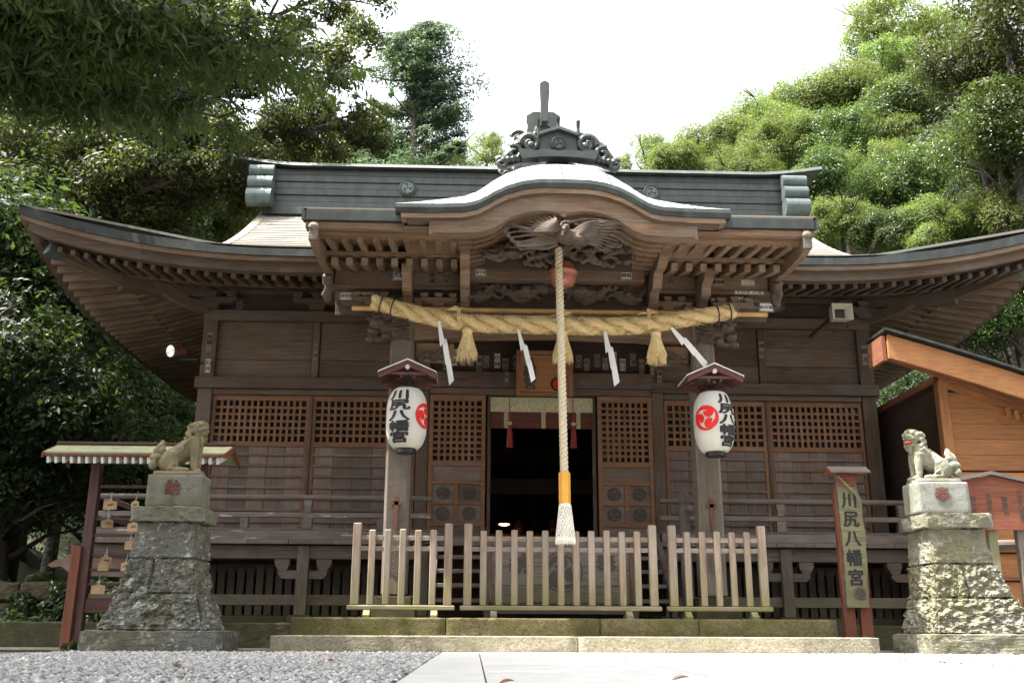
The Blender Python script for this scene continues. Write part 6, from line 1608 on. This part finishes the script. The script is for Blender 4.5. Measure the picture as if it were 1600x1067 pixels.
# --- wooded slope on the right: each crown is one tree  (x, y, z, radius, kind)
HT = [
 (10.4, 25.5, 5.4, 2.0, 'dark', 1, 'dark tree seen through the gap between hall corner and outbuilding'),
 (15.0, 27.5, 14.6, 2.4, 'mid', 1, 'evergreen crown just under the olive corner tree'),
 (17.0, 28.5, 14.2, 2.6, 'dark', 2, 'dark crown at the right edge under the corner tree'),
 (7.0, 44, 22.3, 1.8, 'pale', 0, 'small feathery pale tree just right of the gable ornament'),
 (8.3, 42, 21.0, 1.7, 'hill', 1, 'low yellow green tree above the right half of the ridge'),
 (10.8, 44, 22.6, 2.5, 'hill', 2, 'rounded yellow green tree above the right ridge end'),
 (14.6, 48, 25.9, 3.3, 'hill', 3, 'domed tree on the lower skyline of the right slope'),
 (18.1, 52, 29.1, 3.7, 'hill', 0, 'broad domed tree midway up the skyline of the right slope'),
 (13.6, 42, 21.5, 2.7, 'hill', 1, 'layered tree under the skyline domes on the right slope'),
 (20.8, 52, 29.7, 3.6, 'hill', 2, 'large domed tree high on the right slope beside the pale tree'),
 (24.8, 54, 36.4, 4.3, 'pale', 1, 'tall pale willowy tree at the top of the right slope'),
 (28.1, 56, 35.9, 4.4, 'pale', 2, 'tall pale tree beside the upper right corner tree'),
 (23.3, 53, 33.0, 3.1, 'pale', 3, 'pale airy tree below the tall willowy one on the right slope'),
 (15.0, 40, 21.0, 2.4, 'mid', 0, 'dark limbed evergreen in the middle of the right slope'),
 (10.2, 38, 18.7, 1.7, 'hill', 3, 'bushy tree over the right ridge tip'),
 (11.9, 34, 16.2, 1.8, 'mid', 1, 'dense evergreen behind the right eave left part'),
 (14.3, 36, 17.4, 2.1, 'hill', 0, 'small bright tree showing over the right roof slope'),
 (14.9, 34, 16.2, 2.2, 'mid', 2, 'round glossy evergreen above the right eave'),
 (17.7, 36, 17.5, 3.0, 'dark', 0, 'dark evergreen in the hollow of the right slope'),
 (11.2, 31, 13.3, 1.5, 'hill', 1, 'bright shrubby tree just above the right eave line'),
 (12.4, 30, 12.7, 1.4, 'mid', 3, 'glossy shrub like tree behind the porch roof at right'),
 (13.4, 29, 12.3, 1.5, 'hill', 2, 'bright yellow green tree above the rising right eave'),
 (16.3, 31, 14.2, 2.0, 'dark', 1, 'deep green tree in shade near the right picture edge'),
 (19.6, 42, 23.2, 3.4, 'mid', 3, 'large evergreen between the pale trees and the dark hollow'),
 (20.9, 38, 20.2, 3.4, 'dark', 2, 'glossy evergreen high on the right slope'),
 (15.3, 28, 12.4, 1.6, 'hill', 3, 'yellow green bush at the right edge above the eave'),
 (13.9, 26, 8.8, 1.5, 'mid', 0, 'leafy tree seen under the right eave tip'),
 (13.3, 28, 8.9, 1.9, 'dark', 3, 'dark tree seen under the right eave behind the outbuilding'),
 (14.6, 25, 9.4, 1.8, 'mid', 2, 'green tree beyond the outbuilding roof at the right edge'),
 (17.8, 41, 21.3, 2.3, 'hill', 0, 'domed tree under the pale ones on the right slope'),
 (24.2, 46, 27.1, 3.8, 'mid', 3, 'tall evergreen behind the upper right corner tree'),
 (11.3, 36, 16.3, 1.7, 'mid', 1, 'evergreen mostly hidden behind the right roof slope')]
for (x, y, z, r_, kd, k, lb) in HT:
    tree('hill_tree' if kd != 'pale' else 'pale_tree', lb, (x, y, z), r_, kd, k, 'trees on the slope right of the hall')
# big tree in the upper right corner, nearer
CT = [
 (15.5, 27, 18.1, 3.1, 'olive', 0, 'large olive leaved tree filling the upper right corner'),
 (16.5, 28, 15.7, 2.3, 'olive', 1, 'lower dark bough tree at the right edge under the olive tree'),
 (14.8, 28, 17.5, 1.6, 'olive', 2, 'left bough crown of the olive tree group at upper right')]
for (x, y, z, r_, kd, k, lb) in CT: tree('corner_tree', lb, (x, y, z), r_, kd, k, 'tall trees round the shrine', flatz=1.15)
# --- behind the ridge, left of the ornament
BT = [
 (-12.3, 42, 19.3, 2.4, 'pale', 2, 'pale green tree behind the left ridge end'),
 (-10.6, 44, 21.6, 2.6, 'hill', 1, 'light green tree behind the ridge under the overhanging limbs'),
 (-8.2, 44, 21.6, 2.1, 'pale', 1, 'pale low tree behind the ridge left of the conifer'),
 (-5.5, 42, 20.9, 2.0, 'pale', 3, 'pale low tree at the foot of the conifer'),
 (-0.7, 46, 23.2, 1.8, 'pale', 0, 'small round pale tree left of the gable ornament'),
 (-3.0, 45, 22.0, 1.9, 'hill', 2, 'low bush like tree behind the ridge under the conifer bough'),
 (-12.2, 38, 15.8, 2.0, 'hill', 3, 'sunlit tree between the left ridge end and the dark trees'),
 (-9.8, 36, 15.4, 1.7, 'hill', 0, 'bright tree low behind the left roof slope'),
 (2.6, 44, 21.1, 2.1, 'hill', 1, 'low tree hidden mostly behind the gable ornament')]
for (x, y, z, r_, kd, k, lb) in BT: tree('garden_tree', lb, (x, y, z), r_, kd, k, 'trees behind the hall ridge')
# --- dark wood on the left
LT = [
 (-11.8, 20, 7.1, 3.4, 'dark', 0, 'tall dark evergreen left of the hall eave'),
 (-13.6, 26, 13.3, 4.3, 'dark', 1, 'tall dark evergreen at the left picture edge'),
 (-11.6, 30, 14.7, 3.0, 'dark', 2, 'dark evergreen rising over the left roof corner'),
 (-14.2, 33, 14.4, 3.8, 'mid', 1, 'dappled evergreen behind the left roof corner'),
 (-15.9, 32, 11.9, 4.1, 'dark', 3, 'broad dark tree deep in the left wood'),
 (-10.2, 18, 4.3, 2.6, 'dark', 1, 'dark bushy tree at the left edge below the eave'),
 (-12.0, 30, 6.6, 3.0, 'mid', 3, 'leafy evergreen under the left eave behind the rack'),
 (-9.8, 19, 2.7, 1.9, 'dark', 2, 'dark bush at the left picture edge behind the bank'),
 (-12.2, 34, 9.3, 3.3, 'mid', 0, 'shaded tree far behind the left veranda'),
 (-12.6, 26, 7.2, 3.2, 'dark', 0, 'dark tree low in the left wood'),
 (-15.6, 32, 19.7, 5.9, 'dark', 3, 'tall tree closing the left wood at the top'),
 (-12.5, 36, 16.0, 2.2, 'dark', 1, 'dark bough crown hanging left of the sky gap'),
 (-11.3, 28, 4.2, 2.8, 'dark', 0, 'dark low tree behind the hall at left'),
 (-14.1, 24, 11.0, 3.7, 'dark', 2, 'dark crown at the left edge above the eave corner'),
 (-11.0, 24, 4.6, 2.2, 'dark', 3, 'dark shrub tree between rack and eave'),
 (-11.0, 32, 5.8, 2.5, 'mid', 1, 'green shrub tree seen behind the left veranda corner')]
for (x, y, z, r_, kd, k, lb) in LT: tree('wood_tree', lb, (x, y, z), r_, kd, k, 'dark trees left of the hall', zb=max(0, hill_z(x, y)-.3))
# --- conifer with tiered boughs
cf = thing('conifer', 'tall blue green conifer with tiered boughs left of the ornament', 'tree', (-3.9, 38, 4.0))
b = MB(); b.tube([(0, 0, 0), (0.05, 0, 8), (0, 0, 16), (-.1, 0, 21.6)], [.32, .26, .14, .03], 8); ob('trunk', b.mesh('tr', 'bark', smooth=True), cf)
cs, rs_ = [], []; rr = random.Random(4); bb = MB()
for k in range(74):
    z = 10.8+(k/74)*10.6; Lb = (1-((z-10.8)/11.6)**1.6)*3.9*rr.choice((.45, .6, .9, 1.1))*rr.uniform(.85, 1.1)+.35; a = rr.random()*6.283
    if k % 4 == 0: a = rr.uniform(-.4, .4)
    e = Vector((math.cos(a)*Lb, math.sin(a)*Lb, z+Lb*.18)); bb.tube([(0, 0, z-.2), (e.x*.5, e.y*.5, z-.02), tuple(e)], [.07, .045, .012], 5)
    m_ = max(2, int(Lb/.55))
    for j in range(m_): t = (j+.9)/m_; cs.append((e.x*t, e.y*t, (z-.2)*(1-t)+e.z*t+.05)); rs_.append(.50*(1-.35*t)+.14)
ob('boughs', bb, cf, 'bark'); ob('crown', leaf_cloud('needles', cs, rs_, 110000, .19, .05, 'needle', 5, up=.5, shell=.3, flat=.5, gaps=(14, .02, -.3)), cf)
# --- overhanging evergreen: dark limbs with fine leaves across the sky, upper left
ot = thing('overhanging_tree', 'old evergreen whose dark limbs and fine leaves hang across the sky at upper left', 'tree', (-11.0, 21.5, 0))
b = MB(); rr = random.Random(11); cs, rs_ = [], []
P0 = Vector((0, 0, 0)); b.tube([(0, 0, 0), (.1, 0, 4), (.3, .2, 8), (.9, 0, 11.2), (1.5, -.2, 13.6)], [.42, .36, .30, .24, .16], 10)
limbs = [((.5, 0, 9.2), (3.2, -.6, 11.3), (6.3, -.8, 11.2), .17), ((.9, 0, 11.0), (3.6, -1, 13.0), (7.2, -1.2, 13.4), .16), ((1.0, 0, 11.6), (3.5, .2, 14.6), (6.6, .3, 15.8), .14), ((.7, 0, 10.2), (3.8, .6, 12.0), (7.4, .8, 12.2), .13),
         ((.4, 0, 8.6), (2.2, -.9, 10.0), (4.6, -1.4, 9.9), .11), ((1.2, 0, 12.6), (2.6, .8, 16.0), (4.4, 1.2, 17.6), .12), ((.3, 0, 8.0), (-1.6, -1.5, 10.0), (-3.6, -2.2, 11.5), .13)]
for (p, q, e, r_) in limbs:
    p, q, e = Vector(p), Vector(q), Vector(e); pts = [p.lerp(q, t).lerp(q.lerp(e, t), t) for t in np.linspace(0, 1, 10)]
    b.tube(pts, [r_*(1-.85*i/9) for i in range(10)], 7)
    for j in range(32):
        t = rr.uniform(.05, 1); i = min(8, int(t*9)); s_ = pts[i]; L = rr.uniform(.6, 1.7); a = rr.uniform(-1.3, 1.3); d = Vector((math.cos(a)*.9, math.sin(a)*1.0, rr.uniform(-.45, .75))).normalized()
        ee = s_+d*L; b.tube([s_, s_+d*L*.5+Vector((0, 0, .06)), ee], [r_*.30, r_*.18, .008], 5)
        cs.append(tuple(ee)); rs_.append(rr.uniform(.28, .52))
        if rr.random() < .6: cs.append(tuple(s_+d*L*.6)); rs_.append(rr.uniform(.2, .4))
        for jj in range(2):
            d2 = (d+Vector((rr.uniform(-.6, .6), rr.uniform(-.6, .6), rr.uniform(-.5, .5)))).normalized(); m2 = s_+d*L*.5; e2 = m2+d2*.6; b.tube([m2, e2], [.018, .005], 4); cs.append(tuple(e2)); rs_.append(rr.uniform(.2, .36))
ob('trunk', b.mesh('tr', 'bark', smooth=True), ot)
for k in range(40): cs.append((rr.uniform(-1.2, 2.2), rr.uniform(-1.5, -.3), rr.uniform(5, 15))); rs_.append(rr.uniform(.5, .8))
ob('crown', leaf_cloud('ol', cs, rs_, 110000, .125, .055, 'leaf_olive', 6, up=.3, shell=.2, flat=.75, bias=False), ot)
# --- near branch with long drooping leaves, upper left corner, on a tree that stands left of the picture
nb_ = thing('near_branch_tree', 'near tree at the left edge whose long drooping leaves fill the upper left corner', 'tree', (-7.4, 6.6, 0))
b = MB(); b.tube([(0, 0, 0), (.1, 0, 3), (.3, .1, 5.5), (.2, .2, 8)], [.28, .24, .2, .12], 10)
rr = random.Random(21); sprays = []
main = [((.2, 0, 4.6), (2.0, .4, 5.25), (4.3, .6, 5.0)), ((.3, 0, 5.2), (2.4, .9, 6.3), (4.6, 1.2, 6.15)), ((.2, 0, 4.4), (1.5, .2, 4.85), (3.4, .4, 4.6)), ((.3, 0, 5.6), (2.2, 1.6, 7.2), (5.6, 2.2, 7.2)), ((.2, 0, 5), (1.8, -1.2, 6.4), (3.8, -2.2, 6.8)), ((.1, 0, 6), (1.5, .2, 7.6), (4.2, -.3, 7.9)), ((.2, 0, 4.5), (1.4, .6, 4.9), (2.9, .8, 4.55)),
        ((.2, 0, 4.4), (2.2, .3, 5.0), (4.6, .5, 4.75)), ((.2, 0, 4.6), (2.2, 1.2, 5.4), (4.9, 1.8, 5.3)), ((.2, 0, 4.3), (1.9, .9, 4.9), (4.0, 1.4, 4.6)), ((.2, 0, 4.3), (1.8, .1, 4.8), (3.9, .0, 4.7)), ((.2, 0, 4.6), (1.6, 1.4, 5.1), (3.4, 2.0, 5.0))]
fillc, fillr = [], []
for (p, q, e) in main:
    p, q, e = Vector(p), Vector(q), Vector(e); pts = [p.lerp(q, t).lerp(q.lerp(e, t), t) for t in np.linspace(0, 1, 10)]; b.tube(pts, [.07*(1-.85*i/9) for i in range(10)], 6)
    for j in range(15): t = .15+.85*j/14; q_ = pts[min(9, int(t*9.5))]; fillc.append((q_.x+rr.uniform(-.2, .2), q_.y+rr.uniform(-.3, .3), q_.z-.12)); fillr.append(rr.uniform(.22, .42))
    for j in range(56):
        t = rr.uniform(.2, 1); s_ = pts[min(9, int(t*9.5))]; d = Vector((rr.uniform(.1, 1), rr.uniform(-1, 1), rr.uniform(-.35, .45))).normalized(); L = rr.uniform(.3, .75)
        tw = [s_, s_+d*L*.5+Vector((0, 0, .03)), s_+d*L+Vector((0, 0, -.12*L))]; b.tube(tw, [.012, .008, .003], 4); sprays.append(tw)
ob('trunk', b.mesh('tr', 'bark', smooth=True), nb_)
lf = MB()
for tw in sprays:
    for j in range(15):
        t = .15+.85*j/14; p = tw[0].lerp(tw[1], min(1, t*2)) if t < .5 else tw[1].lerp(tw[2], t*2-1); ax = (tw[2]-tw[0]).normalized()
        side = ax.cross(Vector((0, 0, 1))).normalized()*(1 if j % 2 else -1); d = (ax*.75+side*rr.uniform(.4, .9)+Vector((0, 0, -rr.uniform(.35, 1.0)))).normalized(); L = rr.uniform(.09, .165); w_ = L*.15
        wv = (d.cross(Vector((rr.uniform(-.5, .5), rr.uniform(-.5, .5), 1)))).normalized()*w_; q = p+d*L*.45+Vector((0, 0, .006)); e = p+d*L+Vector((0, 0, -.012))
        lf.add([p, q+wv, q-Vector((0, 0, .004)), q-wv, e], [(0, 1, 2), (0, 2, 3), (1, 4, 2), (2, 4, 3)])
ob('crown', lf.mesh('lv', 'leaf_big', fix=False), nb_)
ob('inner_foliage', leaf_cloud('nf', fillc, fillr, 34000, .11, .024, 'leaf_big', 31, up=.2, shell=.1, droop=1.4, flat=.8, bias=False), nb_)
# trees that stand beside the forecourt left of the frame and keep it in shade
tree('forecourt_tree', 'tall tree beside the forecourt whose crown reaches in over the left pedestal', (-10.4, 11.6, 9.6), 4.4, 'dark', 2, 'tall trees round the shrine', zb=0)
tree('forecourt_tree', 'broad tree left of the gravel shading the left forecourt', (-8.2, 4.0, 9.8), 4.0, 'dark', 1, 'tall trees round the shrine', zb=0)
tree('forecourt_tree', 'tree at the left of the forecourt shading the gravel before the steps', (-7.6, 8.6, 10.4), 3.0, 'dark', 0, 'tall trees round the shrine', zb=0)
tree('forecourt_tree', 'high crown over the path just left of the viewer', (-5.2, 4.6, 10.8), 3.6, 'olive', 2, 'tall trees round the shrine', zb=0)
tree('forecourt_tree', 'unseen tree added behind the viewer to dim the sky, beside the approach path', (-5.5, -3.5, 9.5), 3.8, 'olive', 1, 'tall trees round the shrine', zb=0)  # this and the following trees are unseen, added to cut frontal sky light
tree('forecourt_tree', 'unseen tree added behind the viewer to dim the sky, right of the approach', (8.5, -9, 8.5), 4.6, 'mid', 1, 'tall trees round the shrine', zb=0)
tree('forecourt_tree', 'unseen large tree added far behind the viewer to dim the sky', (-3, -15, 9), 5.5, 'dark', 3, 'tall trees round the shrine', zb=0)
for k, (x, y, z, r_, kd, lb) in enumerate(((9.5, -2.5, 10.5, 4.2, 'mid', 'nearest unseen tree added right of the approach to dim the sky behind the viewer'), (3.5, -17, 9.5, 5.5, 'dark', 'unseen large tree added across the approach to dim the sky'), (-11, -9, 9, 5.5, 'dark', 'unseen tall tree added left of the approach to dim the sky'), (14, 1.5, 9.0, 4.2, 'mid', 'unseen tree added beside the outbuilding forecourt to dim the sky'), (12, -16, 9, 5.5, 'dark', 'unseen tall tree added at the right rear to dim the sky'))):
    tree('forecourt_tree', lb, (x, y, z), r_, kd, k % 4, 'tall trees round the shrine', zb=0)  # added out of view to weaken the sky light on the facade
# undergrowth on the bank at left
rr = random.Random(9); cs = []; rs_ = []
for k in range(60):
    x = rr.uniform(-15, -8.8); y = rr.uniform(14.5, 22); cs.append((x, y, hill_z(x, y)+rr.uniform(-.05, .3))); rs_.append(rr.uniform(.2, .55))
for k in range(90):
    x = rr.uniform(-15.5, -6.3); y = rr.uniform(16.7, 17.3) if k % 2 else rr.uniform(19, 29); x = min(x, -8.9) if y > 17.4 else x; cs.append((x, y, hill_z(x, y)*.6+rr.uniform(.1, .75) if y < 17.4 else hill_z(x, y)+rr.uniform(0, .6))); rs_.append(rr.uniform(.25, .5))
tag(ob('undergrowth', leaf_cloud('ug', cs, rs_, 60000, .14, .05, 'leaf_dark', 9, up=.4, shell=.4)), 'dark ferns and undergrowth covering the bank at left', kind='stuff')
cs = [(rr.uniform(9.5, 16), rr.uniform(22, 34), 0) for k in range(50)]; cs = [(x, y, hill_z(x, y)+.4) for x, y, z in cs]
tag(ob('undergrowth', leaf_cloud('ug2', cs, [rr.uniform(.5, 1.1) for _ in cs], 26000, .2, .09, 'leaf_mid', 10, up=.4, shell=.4)), 'glossy undergrowth at the foot of the right slope', kind='stuff')
rw = thing('retaining_wall', 'low dark mossy stone retaining wall under the left bank', 'wall', (-11, 17.4, 0))
x = -5.0
while x < 3.6:
    for z in (0, .34, .68): ob('wall_stone', rough_block((x, x+.60, 0, .4), (x, x+.60, .02, .4), z+.005, z+.33, 'kerb', .03, 7, 6, int(x*7+z*9), .03), rw)
    x += .61
wd = thing('weed', 'small green weed growing by the rack post at left', 'plant', (-6.0, 12.95, .0)); ob('leaves', leaf_cloud('w', [(0, 0, .06), (.12, 0, .05), (-.1, .02, .04)], [.07, .06, .05], 160, .06, .025, 'leaf_mid', 3, shell=.2, bias=False), wd)
wd = thing('weed', 'small green weed growing at the left edge of the path', 'plant', (-1.5, 6.2, .0)); ob('leaves', leaf_cloud('w2', [(0, 0, .015), (-.03, .35, .01)], [.02, .03], 60, .02, .008, 'leaf_pale', 4, shell=.2, bias=False), wd)
